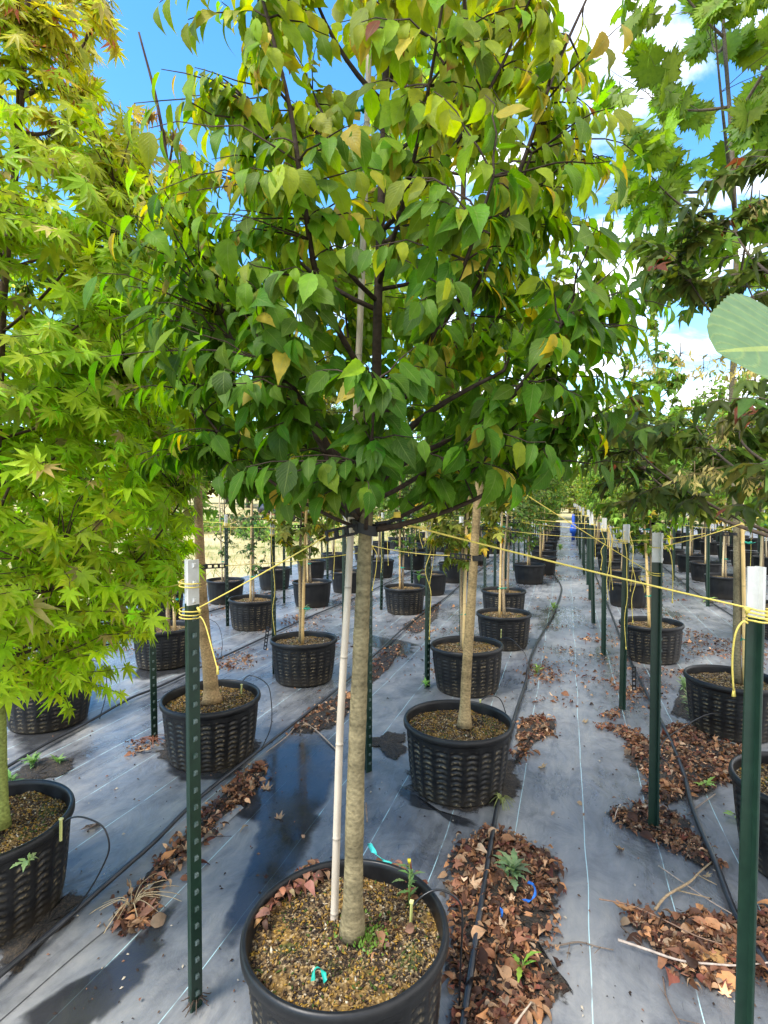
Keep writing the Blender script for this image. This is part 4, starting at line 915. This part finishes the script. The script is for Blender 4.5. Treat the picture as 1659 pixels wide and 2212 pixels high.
pipe('black irrigation pipe winding through the leaves right of the aisle', [(1720, 2220), (1650, 2090), (1590, 1990), (1548, 1885), (1512, 1800), (1491, 1740), (1480, 1690), (1462, 1640), (1440, 1590), (1419, 1548), (1395, 1500), (1372, 1455), (1345, 1395), (1330, 1355), (1312, 1310), (1290, 1255), (1270, 1200)], .0125, 2)
pipe('black irrigation pipe crossing from lower left past the left foreground pot', [(-120, 2230), (0, 2125), (130, 2010), (260, 1895), (335, 1828), (425, 1738), (545, 1642), (712, 1508), (770, 1457), (869, 1365), (917, 1326), (967, 1291), (1000, 1262), (1060, 1215), (1110, 1175)], .0105, 3)
pipe('black irrigation pipe behind the pot with the leaning trunk', [(-40, 1700), (20, 1662), (99, 1616), (185, 1570), (281, 1516), (347, 1487), (500, 1415), (660, 1340), (800, 1280), (920, 1220)], .010, 4)
pipe('black irrigation pipe in the second row at the far left', [(60, 1455), (263, 1387), (442, 1328), (491, 1313), (650, 1262), (800, 1215)], .010, 5)
pipe('black irrigation pipe in the second row right of the aisle', [(1680, 1400), (1581, 1334), (1496, 1278), (1432, 1226), (1380, 1185)], .010, 6)
def drip(label, px, z0=.34, z1=.02, seed=0):
    a, b = depth(P(*px[0], z0)), depth(P(*px[-1], z1)); n = len(px); pts = [D(x, y, a + (b - a) * (i / (n - 1)) ** 1.2) for i, (x, y) in enumerate(px)]
    mb = MB(); mb.tube(smooth_path(pts, 6), .0032, 6, (.012, .012, .013)); o = mb.build('drip_tube', M['hose']); tag(o, label, 'drip tube', 'thin black drip tubes')
drip('thin drip tube arching over the rim of the cut off left pot', [(133, 1784), (150, 1768), (177, 1765), (212, 1778), (230, 1799), (235, 1838), (212, 1891), (185, 1935), (158, 1973)])
drip('thin drip tube arching from the pot with the leaning trunk', [(520, 1476), (540, 1459), (576, 1477), (586, 1515), (585, 1570), (563, 1622)])
drip('thin drip tube arching over the rim of the second pot', [(1039, 1513), (1057, 1503), (1079, 1509), (1092, 1539), (1104, 1598)])
drip('thin drip tube from the third pot in the big tree row', [(1080, 1379), (1101, 1379), (1120, 1395), (1139, 1426), (1137, 1490)])
drip('thin drip tube hanging over the rim of the big front pot', [(890, 1959), (915, 1934), (948, 1922), (985, 1940), (999, 1977), (995, 2080), (992, 2173)])
drip('thin drip tube looping over brown leaves by the right hand pot', [(1602, 1550), (1537, 1541), (1477, 1570), (1434, 1601), (1427, 1630), (1449, 1656)], .14, .02)
drip('thin drip tube looping beside the second aisle post', [(1399, 1444), (1378, 1460), (1378, 1485), (1390, 1498)], .1, .02)
drip('thin drip tube from the second row pot left of the front post', [(443, 1333), (470, 1349), (480, 1384), (478, 1418)])
drip('thin drip tube from the pot under the maple', [(182, 1431), (205, 1427), (228, 1451), (228, 1503), (215, 1553)])
for (x, y, k, lb) in [(887, 1993, .345, 'pale emitter stake in the soil of the big front pot'), (131, 1805, .345, 'pale emitter stake in the cut off left pot'), (1889 / 1.8227, 1535, .34, 'pale emitter stake in the second pot'), (521, 1500, .34, 'pale emitter stake in the pot with the leaning trunk'), (1082, 1375, .34, 'pale emitter stake in the third pot')]:
    p = P(x, y, .32); o = thing('drip_stake', lb, 'emitter stake', p, 'pale drip emitter stakes'); mb = MB(); mb.bar((0, 0, -.02), (.003, .0, .062), .007, .007, (.50, .50, .18)); mb.bar((.001, -.005, .0), (.004, -.005, .062), .003, .003, (.38, .40, .12)); mb.bar((.003, 0, .060), (.003, 0, .066), .011, .011, (.58, .56, .24)); mb.build('stake_body', M['misc'], o, smooth=False)

# ------------------------------------------------------------------ leaf litter, dirt, crumbs
LIT = [(1700, .066, [(975, 1870), (1010, 1820), (1060, 1790), (1120, 1815), (1190, 1850), (1205, 1900), (1185, 1950), (1200, 1990), (1170, 2050), (1190, 2110), (1230, 2140), (1200, 2160), (1140, 2190), (1130, 2260), (990, 2260), (985, 2100), (985, 1950)]),
       (800, .066, [(1360, 1965), (1400, 1990), (1470, 1985), (1560, 1990), (1610, 2000), (1610, 2110), (1520, 2130), (1450, 2090), (1400, 2040)]),
       (800, .05, [(1330, 1740), (1400, 1745), (1470, 1765), (1490, 1800), (1530, 1840), (1550, 1870), (1500, 1865), (1440, 1830), (1380, 1800), (1325, 1765)]),
       (1800, .06, [(1345, 1590), (1420, 1600), (1470, 1560), (1540, 1600), (1610, 1620), (1620, 1700), (1560, 1690), (1500, 1720), (1440, 1740), (1380, 1720), (1400, 1680), (1360, 1640)]),
       (150, .06, [(1285, 1572), (1320, 1568), (1370, 1580), (1390, 1600), (1350, 1605)]), (140, .05, [(1315, 1500), (1345, 1485), (1390, 1490), (1420, 1510), (1350, 1515)]), (40, .06, [(1305, 1545), (1335, 1530), (1340, 1555), (1310, 1560)]),
       (360, .055, [(1110, 1650), (1130, 1560), (1160, 1545), (1195, 1560), (1195, 1585), (1150, 1610), (1120, 1650)]), (130, .05, [(1140, 1440), (1180, 1435), (1215, 1470), (1200, 1485), (1150, 1470)]),
       (620, .06, [(250, 1985), (330, 1880), (430, 1770), (500, 1700), (560, 1650), (575, 1668), (500, 1760), (420, 1840), (340, 1920), (280, 1990)]), (50, .08, [(225, 2010), (300, 1950), (330, 1950), (320, 2010), (250, 2050)]),
       (260, .055, [(620, 1590), (680, 1530), (740, 1500), (790, 1490), (760, 1530), (700, 1580)]), (140, .05, [(480, 1420), (520, 1410), (560, 1425), (530, 1450), (470, 1445)]), (170, .05, [(780, 1460), (830, 1410), (870, 1390), (840, 1440), (800, 1480)]),
       (140, .05, [(870, 1350), (920, 1320), (950, 1300), (940, 1335), (900, 1370)]), (60, .05, [(275, 1612), (310, 1605), (350, 1590), (340, 1620), (290, 1630)]), (330, .055, [(1480, 1360), (1560, 1380), (1680, 1400), (1660, 1440), (1540, 1420), (1480, 1390)]),
       (300, .06, [(1610, 2010), (1680, 1960), (1740, 2100), (1700, 2150), (1620, 2120)]), (110, .05, [(1100, 1345), (1150, 1350), (1135, 1380)]), (160, .05, [(250, 1335), (300, 1325), (330, 1340), (280, 1360)]), (120, .05, [(600, 1520 - 190), (700, 1335), (690, 1350), (610, 1360)])]
def inpoly(p, poly):
    x, y = p[:, 0], p[:, 1]; ins = np.zeros(len(p), bool); j = len(poly) - 1
    for i in range(len(poly)):
        xi, yi = poly[i]; xj, yj = poly[j]; c = ((yi > y) != (yj > y)) & (x < (xj - xi) * (y - yi) / (yj - yi + 1e-12) + xi); ins ^= c; j = i
    return ins
rg = np.random.default_rng(33); pos = []; sz = []
for n, s, poly in LIT:
    W = np.array([P(x, y)[:2] for x, y in poly]); lo, hi = W.min(0), W.max(0); got = 0
    n = int(n * 1.5)
    while got < n:
        c = rg.uniform(lo, hi, (n * 4, 2)); gate = np.sin(c[:, 0] * 31 + 2 * np.sin(c[:, 1] * 13)) + np.sin(c[:, 1] * 27 + 2 * np.sin(c[:, 0] * 17)) + rg.normal(0, .8, len(c)); c = c[gate > -.35]; k = c[inpoly(c, W)] + rg.normal(0, .022, (inpoly(c, W).sum(), 2)); k = k[:n - got]; got += len(k)
        pos.append(np.column_stack([k, np.abs(rg.normal(0, .008, len(k))) + .010])); sz.append(np.full(len(k), s))
lanes = [-.15, .35, .62, -1.35, -1.75, -2.75, -3.1, -4.2, -4.6, 1.5, 2.0, 3.0, 3.6, 1.1]
for i in range(330):                        # wind rows of leaves across the rows further back
    y = 4.5 + 24 * rg.uniform() ** 1.6; x = rg.choice(lanes) + rg.normal(0, .18); m = rg.integers(14, 50); w = rg.uniform(.10, .34)
    k = np.column_stack([x + rg.normal(0, w, m), y + rg.normal(0, .06 + .04 * rg.uniform(), m) , np.full(m, .012)]); pos.append(k); sz.append(np.full(m, .055))
k = rg.uniform((-2.6, 1.2), (1.6, 8), (170, 2)); pos.append(np.column_stack([k, np.full(len(k), .007)])); sz.append(np.full(len(k), .03))
pos = np.concatenate(pos); sz = np.concatenate(sz) * np.exp(rg.normal(-.82, .45, len(pos))); n = len(pos)
pal = np.array([(.20, .10, .055), (.30, .165, .085), (.11, .055, .035), (.38, .25, .15), (.15, .055, .04), (.24, .12, .075), (.42, .22, .10), (.085, .045, .03), (.06, .035, .025), (.45, .34, .23), (.22, .17, .12)])
col = pal[rg.choice(len(pal), n, p=[.13, .14, .10, .12, .07, .10, .06, .09, .08, .06, .05])] * (.95, .84, .76) * np.exp(rg.normal(0, .34, (n, 1)))
T_DEAD = [tpl_simple(6, .27, .04, f, c) for f, c in ((.5, 1.6), (.25, 2.3), (.7, .9))] 
ax = rg.normal(0, 1, (n, 3)) * (1, 1, .25); nr = rg.normal(0, .42, (n, 3)) + (0, 0, 1)
h1 = rg.uniform(size=n) < .80
Vv, Ff, Cc, Uu = scatter(T_DEAD, pos[h1], ax[h1], nr[h1], sz[h1], col[h1], rg)
tag(make('leaf_litter', Vv, Ff, M['dead'], None, Cc, True, None, Uu), 'curled brown dead leaves drifted along the pipes and between pots', 'leaf litter', kind='stuff')
T_DP = [tpl_palm([-95, -48, 0, 48, 95], [.6, .85, 1, .85, .6], .5, .2, .5, d, l, .3) for d, l in ((-.5, .12), (.6, .14), (-.2, .08))]
Vv, Ff, Cc, Uu = scatter(T_DP, pos[~h1] + (0, 0, .006), ax[~h1], nr[~h1], sz[~h1] * .62, col[~h1], rg)
tag(make('leaf_litter', Vv, Ff, M['dead'], None, Cc, True, None, Uu), 'lobed brown dead leaves mixed into the drifts beside the pipes', 'leaf litter', kind='stuff')
def mound(poly, seed, hgt=.016):
    ring = blob(poly, .003, seed, .022, 8); c = np.mean(np.array(ring), 0); rg = np.random.default_rng(seed); n = len(ring); vs = [tuple(c[:2]) + (hgt,)]
    for f, z in ((.35, hgt), (.7, hgt * .8), (.9, hgt * .5), (1.1, .0025)):
        for p in ring: q_ = c + (np.array(p) - c) * f; vs.append((q_[0] + rg.normal(0, .004), q_[1] + rg.normal(0, .004), max(.0025, z + rg.normal(0, .003))))
    fs = [(0, 1 + i, 1 + (i + 1) % n) for i in range(n)]
    for r_ in range(3): fs += [(1 + r_ * n + i, 1 + (r_ + 1) * n + i, 1 + (r_ + 1) * n + (i + 1) % n, 1 + r_ * n + (i + 1) % n) for i in range(n)]
    return vs, fs, [(1,) * 3] * (1 + 2 * n) + [(.55,) * 3] * n + [(0,) * 3] * n
mb = MB()
for i, poly in enumerate([LIT[0][2], LIT[1][2], LIT[2][2], LIT[3][2], LIT[7][2], LIT[9][2], LIT[11][2], [(780, 1600), (830, 1585), (872, 1590), (880, 1615), (850, 1640), (800, 1615)], [(-20, 1720), (40, 1660), (110, 1640), (165, 1640), (140, 1668), (80, 1695), (0, 1745)],
                          LIT[13][2], LIT[14][2], [(1450, 1540), (1480, 1460), (1500, 1480), (1500, 1560)], [(870, 1700), (950, 1740), (1050, 1755), (1110, 1720), (1120, 1680), (1100, 1640), (900, 1660)], [(340, 1640), (400, 1665), (500, 1665), (555, 1620), (540, 1600), (370, 1600)], [(0, 2110), (60, 2080), (170, 1975), (185, 1940), (140, 1930), (0, 2040)]]):
    vs, fs, cs = mound(poly, 60 + i); mb.add(vs, fs, cs)
tag(mb.build('dirt', M['dirt']), 'dark damp dirt and moss washed up under the leaves', 'dirt', kind='stuff')
rg = np.random.default_rng(35); mb = MB()
for _ in range(520):
    p = P(rg.uniform(-50, 1750), 1450 + 800 * rg.uniform() ** .9); s = rg.uniform(.002, .006) * (1 + .25 * depth(p)); c = [(.03, .02, .015), (.10, .06, .035), (.45, .38, .28), (.2, .1, .06)][rg.choice(4, p=[.45, .28, .14, .13])]
    a = rg.uniform(0, 3.14); dx, dy = s * math.cos(a), s * math.sin(a); mb.add([(p[0] - dx, p[1] - dy, .004), (p[0] + dy * .5, p[1] - dx * .5, .005), (p[0] + dx, p[1] + dy, .004), (p[0] - dy * .5, p[1] + dx * .5, .005), (p[0], p[1], .005 + s * .7)], [(0, 1, 4), (1, 2, 4), (2, 3, 4), (3, 0, 4)], c)
tag(mb.build('crumbs', M['chips']), 'crumbs of bark and grit scattered on the fabric', 'grit', kind='stuff')
# overlap of two widths of fabric at lower left
mb = MB(); px = [(-160, 2330), (0, 2195), (150, 2065), (285, 1955), (360, 1890), (430, 1825), (520, 1745)]; L_ = smooth_path([P(x, y) for x, y in px], 8); rg = np.random.default_rng(2); vs = []
nrm = unit(np.array([L_[-1][1] - L_[0][1], -(L_[-1][0] - L_[0][0]), 0]))
for i, p in enumerate(L_):
    for w, z in ((-.045, .004), (-.02, .012 + rg.normal(0, .002)), (.0, .016 + rg.normal(0, .002)), (.018, .004)): vs.append(p + nrm * w + (0, 0, z))
mb.add(vs, [(4 * i + j, 4 * i + j + 1, 4 * i + j + 5, 4 * i + j + 4) for i in range(len(L_) - 1) for j in range(3)])
tag(mb.build('fabric_fold', M['fabric']), 'raised folded seam of the ground fabric at lower left', 'fabric seam', kind='structure')

# ------------------------------------------------------------------ single fallen leaves, twigs, scraps
def fallen(x, y, s, col, label, tp, seed, z=.012, tilt=.25, group=None):
    rg = np.random.default_rng(seed); p = P(x, y, z); n1 = np.array([[rg.normal(0, tilt), rg.normal(0, tilt), 1.]]); a = np.array([[rg.normal(0, 1), rg.normal(0, 1), .05]])
    Vv, Ff, Cc, Uu = scatter([tp], np.zeros((1, 3)), a, n1, np.array([s]), np.array([col]), rg); o = make('fallen_leaf', Vv, Ff, M['dead'], None, Cc, True, None, Uu); o.location = tuple(p); tag(o, label, 'leaf', group)
TP3 = tpl_palm([-70, 0, 70], [.75, 1, .75], .62, .28, .5, .2, .06, .3)
fallen(1158, 2172, .062, (.50, .25, .10), 'large flat orange three lobed leaf near the bottom edge', TP3, 1)
fallen(1352, 1958, .065, (.42, .22, .10), 'orange brown lobed leaf at the tip of the right leaf pile', T_DP[0], 7, .03, .35)
fallen(1535, 2055, .07, (.48, .27, .10), 'big tan orange leaf on top of the right leaf pile', TP3, 3, .03)
fallen(305, 1972, .075, (.30, .15, .10), 'large pinkish brown leaf beside the dried grass at lower left', T_DP[0], 4, .02)
fallen(255, 1995, .07, (.24, .13, .08), 'curled brown leaf under the dried grass at lower left', T_DP[1], 5, .02)
fallen(207, 1778, .075, (.27, .20, .16), 'grey brown curled leaf in a wet spot behind the cut off pot', T_DP[1], 6, .02)
for i, (x, y) in enumerate([(655, 1802), (602, 1768), (538, 1785), (500, 1742), (468, 1806), (575, 1705), (780, 1230 + 300), (1262, 1560), (1270, 1482), (1300, 1432), (1247, 1730), (1170, 1655), (1200, 1755), (1345, 1835), (1518, 1832), (1525, 1890)]):
    fallen(x, y, .032 + .008 * (i % 3), (.45 - .03 * (i % 4), .26, .15), 'small tan fallen leaf lying alone on the dark fabric', [T_DEAD[0], T_DP[0]][i % 2], 50 + i, .008, .3, 'lone small fallen leaves')
def twig(px, label, r=.003, z=.012, col=(.36, .26, .17), seed=0, forks=0):
    rg = np.random.default_rng(seed); pts = [P(x, y, z + abs(rg.normal(0, .004))) for x, y in px]; mb = MB(); sp = smooth_path(pts, 5); n = len(sp)
    mb.tube(sp, [r * (1 - .45 * i / n) * rg.uniform(.9, 1.1) for i in range(n)], 6, col)
    for k in range(forks):
        p = sp[int(n * (k + 1) / (forks + 1))]; d = rg.normal(0, .03, 3); d[2] = abs(d[2]) * .3; mb.tube([p, p + d, p + d * 2], [r * .5, r * .4, r * .25], 5, col)
    o = mb.build('fallen_twig', M['twig']); tag(o, label, 'twig', 'fallen twigs')
twig([(1335, 2030), (1400, 2052), (1470, 2075), (1545, 2083), (1600, 2085), (1700, 2075)], 'long whitish peeled stick over the right leaf pile', .0045, .035, (.50, .40, .32), 1)
twig([(1294, 1942), (1360, 1955), (1440, 1990), (1500, 2020), (1560, 2040)], 'thin reddish tan twig across the right leaf pile', .003, .03, (.33, .2, .13), 2)
twig([(1415, 1965), (1440, 1935), (1490, 1905), (1510, 1885), (1542, 1858)], 'thick crooked tan stick between the two right leaf piles', .006, .012, (.42, .29, .16), 3, 2)
twig([(1422, 1870), (1480, 1910), (1540, 1950), (1610, 1990)], 'straight thin pale twig crossing the crooked stick', .0028, .014, (.45, .33, .24), 4)
twig([(1145, 2036), (1200, 2042), (1250, 2035), (1290, 2045), (1325, 2052)], 'grey brown branching twig across the aisle fabric', .0034, .010, (.20, .15, .11), 5, 4)
twig([(1340, 1580 + 420), (1375, 2030), (1410, 2060)], 'short dark twig left of the right leaf pile', .0025, .008, (.12, .09, .07), 6)
twig([(725, 1618), (680, 1575), (650, 1560), (620, 1590), (575, 1625)], 'pale curved twig behind the stake by the middle pipe', .004, .012, (.45, .34, .25), 7)
twig([(1105, 2225), (1125, 2195), (1148, 2165)], 'pale stick lying over the large orange leaf', .0045, .03, (.48, .38, .28), 8)
twig([(1432, 2110), (1440, 2155), (1462, 2200), (1480, 2240)], 'dark thin twig below the right leaf pile', .0025, .008, (.16, .11, .08), 9, 2)
twig([(1340, 1738), (1332, 1752), (1328, 1768)], 'short pale twig at the notched post leaves', .003, .03, (.5, .4, .3), 10)
twig([(1485, 1760), (1510, 1740), (1545, 1715)], 'grey stub of branch near the right pipe', .006, .012, (.25, .2, .16), 11)
twig([(790, 1735), (791, 1755), (793, 1775)], 'short broken cane piece behind the big trunk', .006, .008, (.3, .22, .16), 12)
twig([(458, 1805), (440, 1808), (500, 1806)], 'dark straight twig beside the left post', .002, .006, (.05, .04, .04), 13)
def drygrass(x, y, z, label, n, L, seed, col=(.50, .38, .22), lay=.6):
    rg = np.random.default_rng(seed); mb = MB(); c = P(x, y, z)
    for _ in range(n):
        d = rg.normal(0, 1, 2); d /= np.linalg.norm(d); l = L * rg.uniform(.5, 1.2); pts = [(0, 0, 0), (d[0] * l * .3, d[1] * l * .3, l * .35 * (1 - lay) + .02), (d[0] * l * .8, d[1] * l * .8, l * .3 * (1 - lay) + .005), (d[0] * l * 1.05, d[1] * l * 1.05, .004)]
        mb.tube(smooth_path(pts, 3), [.0016] * 9 + [.0008], 4, tuple(np.array(col) * rg.uniform(.7, 1.15)), cap=False)
    o = mb.build('dry_grass_tuft', M['twig']); o.location = tuple(c); tag(o, label, 'dry grass', 'tufts of dead grass')
drygrass(285, 1960, .012, 'pale wiry dead grass over leaves at lower left', 16, .16, 1)
drygrass(1010, 1722, .015, 'dead straw tuft hanging at the foot of the second pot', 22, .09, 2, (.36, .27, .15), .3)
drygrass(1082, 1735, .012, 'greenish straw tuft between the second pot and the pipe', 24, .07, 3, (.30, .32, .10), .2)
drygrass(330, 1604, .012, 'reddish straw at the foot of the second left post', 26, .10, 4, (.24, .10, .06), .7)
drygrass(425, 2170, .012, 'dark debris at the foot of the left foreground post', 14, .05, 5, (.10, .07, .05), .7)
def ribbon(px, z, col, label, w=.012, name='plastic_ribbon', lift=.03):
    pts = smooth_path([P(x, y, z + lift * math.sin(math.pi * i / (len(px) - 1))) for i, (x, y) in enumerate(px)], 5); mb = MB(); vs = []
    for i, p in enumerate(pts): s_ = np.array([.5, .3, .6 * math.sin(i * .4)]); s_ /= np.linalg.norm(s_); vs += [p - s_ * w / 2, p + s_ * w / 2]
    n = len(pts); nn = np.cross(pts[-1] - pts[0], (0, 0, 1.)); nn = nn / (np.linalg.norm(nn) + 1e-9) * .0012
    allv = vs + [v + nn for v in vs]; m_ = 2 * n
    mb.add(allv, [(2 * i, 2 * i + 1, 2 * i + 3, 2 * i + 2) for i in range(n - 1)] + [(m_ + 2 * i, m_ + 2 * i + 2, m_ + 2 * i + 3, m_ + 2 * i + 1) for i in range(n - 1)] + [(2 * i, 2 * i + 2, m_ + 2 * i + 2, m_ + 2 * i) for i in range(n - 1)] + [(2 * i + 1, m_ + 2 * i + 1, m_ + 2 * i + 3, 2 * i + 3) for i in range(n - 1)], col)
    o = mb.build(name, M['misc']); tag(o, label, 'plastic tag'); return o
ribbon([(798, 1822), (805, 1835), (812, 1845), (830, 1858), (850, 1872)], .335, (.05, .50, .46), 'turquoise plastic tag strip inside the back rim of the big pot', .016)
ribbon([(676, 2118), (678, 2098), (688, 2090), (698, 2098), (703, 2120)], .335, (.01, .33, .24), 'green plastic loop on the soil at the front of the big pot', .012, lift=.015)
ribbon([(1130, 1942), (1145, 1946), (1156, 1930), (1152, 1912), (1140, 1905)], .03, (.03, .20, .72), 'blue plastic ring among the leaves beside the aisle', .012)
ribbon([(1083, 1982), (1084, 1972), (1082, 1960)], .03, (.03, .20, .72), 'small blue plastic strip among the leaves by the pipe', .010)

# ------------------------------------------------------------------ weeds
def weed(x, y, z, label, n, L, W, col, seed, upn=.6, stem=0., tp=None, flower=False, loc=None):
    rg = np.random.default_rng(seed); c = P(x, y, z) if loc is None else np.array(loc); root = thing('weed', label, 'weed', c, 'green weeds'); tps = tp or [tpl_simple(8, W, .22, .2, cu) for cu in (.4, .9)]
    a = np.arange(n) * 2.4 + rg.normal(0, .3, n); e = rg.uniform(.15, 1.0, n) * upn
    ax = np.stack([np.cos(a) * (1 - e * .6), np.sin(a) * (1 - e * .6), e], 1); nr = np.stack([-np.cos(a) * .5, -np.sin(a) * .5, np.ones(n)], 1)
    p0 = np.zeros((n, 3)); p0[:, 2] = stem * rg.uniform(0, 1, n); p0[:, :2] += rg.normal(0, .006, (n, 2))
    Vv, Ff, Cc, Uu = scatter(tps, p0, ax, nr, L * rg.uniform(.55, 1.1, n), jitter(rg, col, n, .2), rg); make('leaves', Vv, Ff, M['weed'], root, Cc, True, None, Uu)
    mb = MB(); mb.tube([(0, 0, -.01), (.003, 0, max(.02, stem * .5)), (.0, .004, max(.03, stem * 1.02))], [.0035, .0028, .0015], 6, (.16, .24, .07)); mb.build('stem', M['weed'], root)
    if flower:
        m2 = MB(); m2.tube([(0, .004, stem), (0, .004, stem + .012)], [.004, .006], 8, (.65, .50, .03)); m2.build('flower', M['misc'], root)
G1, G2, G3 = (.20, .29, .14), (.20, .36, .05), (.10, .20, .04)
weed(1108, 1900, .02, 'bushy grey green weed in the leaf pile beside the pipe', 26, .085, .16, G1, 1, .9, .06)
weed(1128, 2095, .02, 'bright green seedling with one tall leaf near the bottom', 5, .075, .13, G2, 2, 1.2, .02)
weed(883, 1950, .33, 'spiky groundsel weed with a yellow flower in the big pot', 22, .042, .14, (.16, .27, .09), 3, .8, .12, flower=True)
weed(70, 1655, .01, 'patch of grey green weeds on dirt at the left edge', 24, .07, .15, (.17, .30, .09), 4, .9, .03); weed(125, 1648, .01, 'smaller weed patch right of the left edge weeds', 18, .055, .16, (.18, .32, .08), 5, .9, .02); weed(25, 1695, .01, 'weed cut off by the left edge near the maple trunk', 16, .07, .15, (.15, .28, .08), 6, .9, .03)
weed(62, 1862, .33, 'three leaved seedling in the cut off left pot', 7, .05, .2, (.22, .32, .12), 7, .5, .01)
for i, (x, y) in enumerate([(1478, 1490), (1490, 1525), (1500, 1560)]): weed(x, y, .01, '%s pale green feathery weed beside the right hand pot' % ['rearmost', 'middle', 'front'][i], 34, .075, .10, (.26, .36, .15), 8 + i, 1., .08)
weed(1525, 1700, .02, 'small green weed among the right leaves', 9, .06, .17, (.28, .40, .10), 12, .7, .02); weed(1620, 1640, .02, 'green weed at the foot of the right hand pot', 14, .07, .14, (.2, .34, .08), 13, .9, .02); weed(1590, 1765, .01, 'flat green leaf weed near the right front post', 6, .07, .25, (.24, .4, .08), 19, .4, .01)
weed(1160, 1455, .01, 'yellow green weed beside the middle pipe', 26, .07, .12, (.25, .34, .08), 14, 1., .05); weed(1195, 1318, .01, 'green weed clump further along the pipe', 30, .09, .12, (.22, .34, .08), 15, 1., .08); weed(1210, 1190, .01, 'distant weed clump at the aisle edge', 40, .16, .12, (.22, .34, .08), 20, 1.1, .15)
weed(918, 1485, .01, 'small weed at the foot of the post left of the second tree', 12, .07, .16, (.22, .38, .10), 16, .9, .03); weed(1530, 1300, .01, 'broad leaved weed at a pot in the second row right', 18, .13, .18, (.25, .36, .10), 17, .7, .04)
weed(905, 1258, .33, 'leafy sprig in the far pot right of the big trunk', 12, .11, .2, (.14, .28, .06), 18, .9, .14); weed(365, 1410, .01, 'seedling at the foot of the second row left pot', 8, .09, .17, (.26, .38, .12), 21, .7, .02); weed(395, 1405, .01, 'smaller seedling right of the other one at the left pot', 7, .08, .17, (.26, .38, .12), 22, .7, .02)
weed(655, 1335, .01, 'pale weed behind the pot left of the stake', 30, .12, .12, (.27, .38, .12), 23, 1., .12)
mo = np.random.default_rng(4); n = 260; p = np.array([A0[0], A0[1], .332]) + mo.normal(0, .028, (n, 3)) * (1.2, 1, .12) + (.03, .0, 0)
Vv, Ff, Cc, Uu = scatter(T_FAR, p, mo.normal(0, .5, (n, 3)) + (0, 0, .8), mo.normal(0, 1, (n, 3)), np.full(n, .014), jitter(mo, (.06, .17, .01), n), mo)
tag(make('moss', Vv, Ff, M['weed'], None, Cc, True, None, Uu), 'bright green moss round the big trunk base', 'moss', kind='stuff')
# dead leaves lying on the soil of the big pot
mo = np.random.default_rng(9); pp = []
for poly, n in (([(588, 1925), (640, 1878), (705, 1862), (705, 1885), (620, 1935)], 60), ([(560, 2000), (575, 1950), (600, 1935), (590, 1980)], 16), ([(800, 1860), (830, 1850), (900, 1880), (930, 1960), (915, 1965), (860, 1890)], 30), ([(780, 2000), (860, 1995), (880, 2020), (800, 2025)], 7), ([(800, 2060), (840, 2040), (860, 2060)], 3)):
    W = np.array([P(x, y, .335)[:2] for x, y in poly]); lo, hi = W.min(0), W.max(0); c = mo.uniform(lo, hi, (n * 8, 2)); c = c[inpoly(c, W)][:n]; pp.append(np.column_stack([c, np.full(len(c), .338)]))
pp = np.concatenate(pp); n = len(pp)
Vv, Ff, Cc, Uu = scatter(T_DEAD, pp, mo.normal(0, 1, (n, 3)) * (1, 1, .2), mo.normal(0, .4, (n, 3)) + (0, 0, 1), np.full(n, .036) * np.exp(mo.normal(0, .3, n)), jitter(mo, (.19, .095, .055), n, .35), mo)
tag(make('leaf_litter', Vv, Ff, M['dead'], None, Cc, True, None, Uu), 'reddish brown dead leaves lying inside the rim of the big pot', 'leaf litter', kind='stuff')

# ------------------------------------------------------------------ far things
c = P(1238, 1166); o = thing('water_standpipe', 'blue wrapped standpipe beside the far end of the aisle', 'standpipe', c); mb = MB(); mb.tube([(0, 0, 0), (.01, 0, .5), (0, 0, 1.0)], [.07, .06, .055], 8, (.02, .10, .60)); mb.build('pipe', M['misc'], o)
mb = MB(); mb.tube([(-.02, 0, .25), (.0, 0, .4), (.03, 0, .62)], [.10, .14, .09], 8, (.03, .14, .70)); mb.build('wrapping', M['misc'], o)
c = D(607, 1092, 34); c[2] = terrain(c[0], c[1]) ; o = thing('flat_trailer', 'low flat trailer with heaped sacks at the edge of the far wood', 'trailer', c, None, .3); mb = MB(); mb.box((-1.6, -.7, .35), (1.6, .7, .45), (.28, .12, .07)); mb.build('deck', M['misc'], o, smooth=False)
for sx in (-.8, .8):
    mb = MB(); mb.tube([(sx, -.75, .2), (sx, -.6, .2)], .22, 14, (.02, .02, .02)); mb.build('wheel', M['misc'], o)
for i, (dx, r_, cl, lb) in enumerate(((-.9, .38, (.03, .035, .05), 'black sack heaped at the left on the far trailer'), (-.1, .34, (.06, .07, .09), 'dark grey sack in the middle of the far trailer'), (.6, .32, (.55, .53, .52), 'white sack on the far trailer'), (1.15, .34, (.45, .05, .06), 'red sack at the right on the far trailer'))):
    mb = MB(); n1, n2 = 8, 12; rg = np.random.default_rng(i); vs = []
    for a in range(n1 + 1):
        for b_ in range(n2): th, ph = math.pi * a / n1, 2 * math.pi * b_ / n2; k_ = 1 + rg.normal(0, .07); vs.append((r_ * 1.5 * math.sin(th) * math.cos(ph) * k_, r_ * math.sin(th) * math.sin(ph) * k_, r_ * .8 * math.cos(th) * k_))
    mb.add(vs, [(a * n2 + b_, a * n2 + (b_ + 1) % n2, (a + 1) * n2 + (b_ + 1) % n2, (a + 1) * n2 + b_) for a in range(n1) for b_ in range(n2)], cl); s_ = mb.build('sack', M['misc']); s_.location = (c[0] + dx * math.cos(.3), c[1] + dx * math.sin(.3), c[2] + .45 + r_ * .7); tag(s_, lb, 'sack')
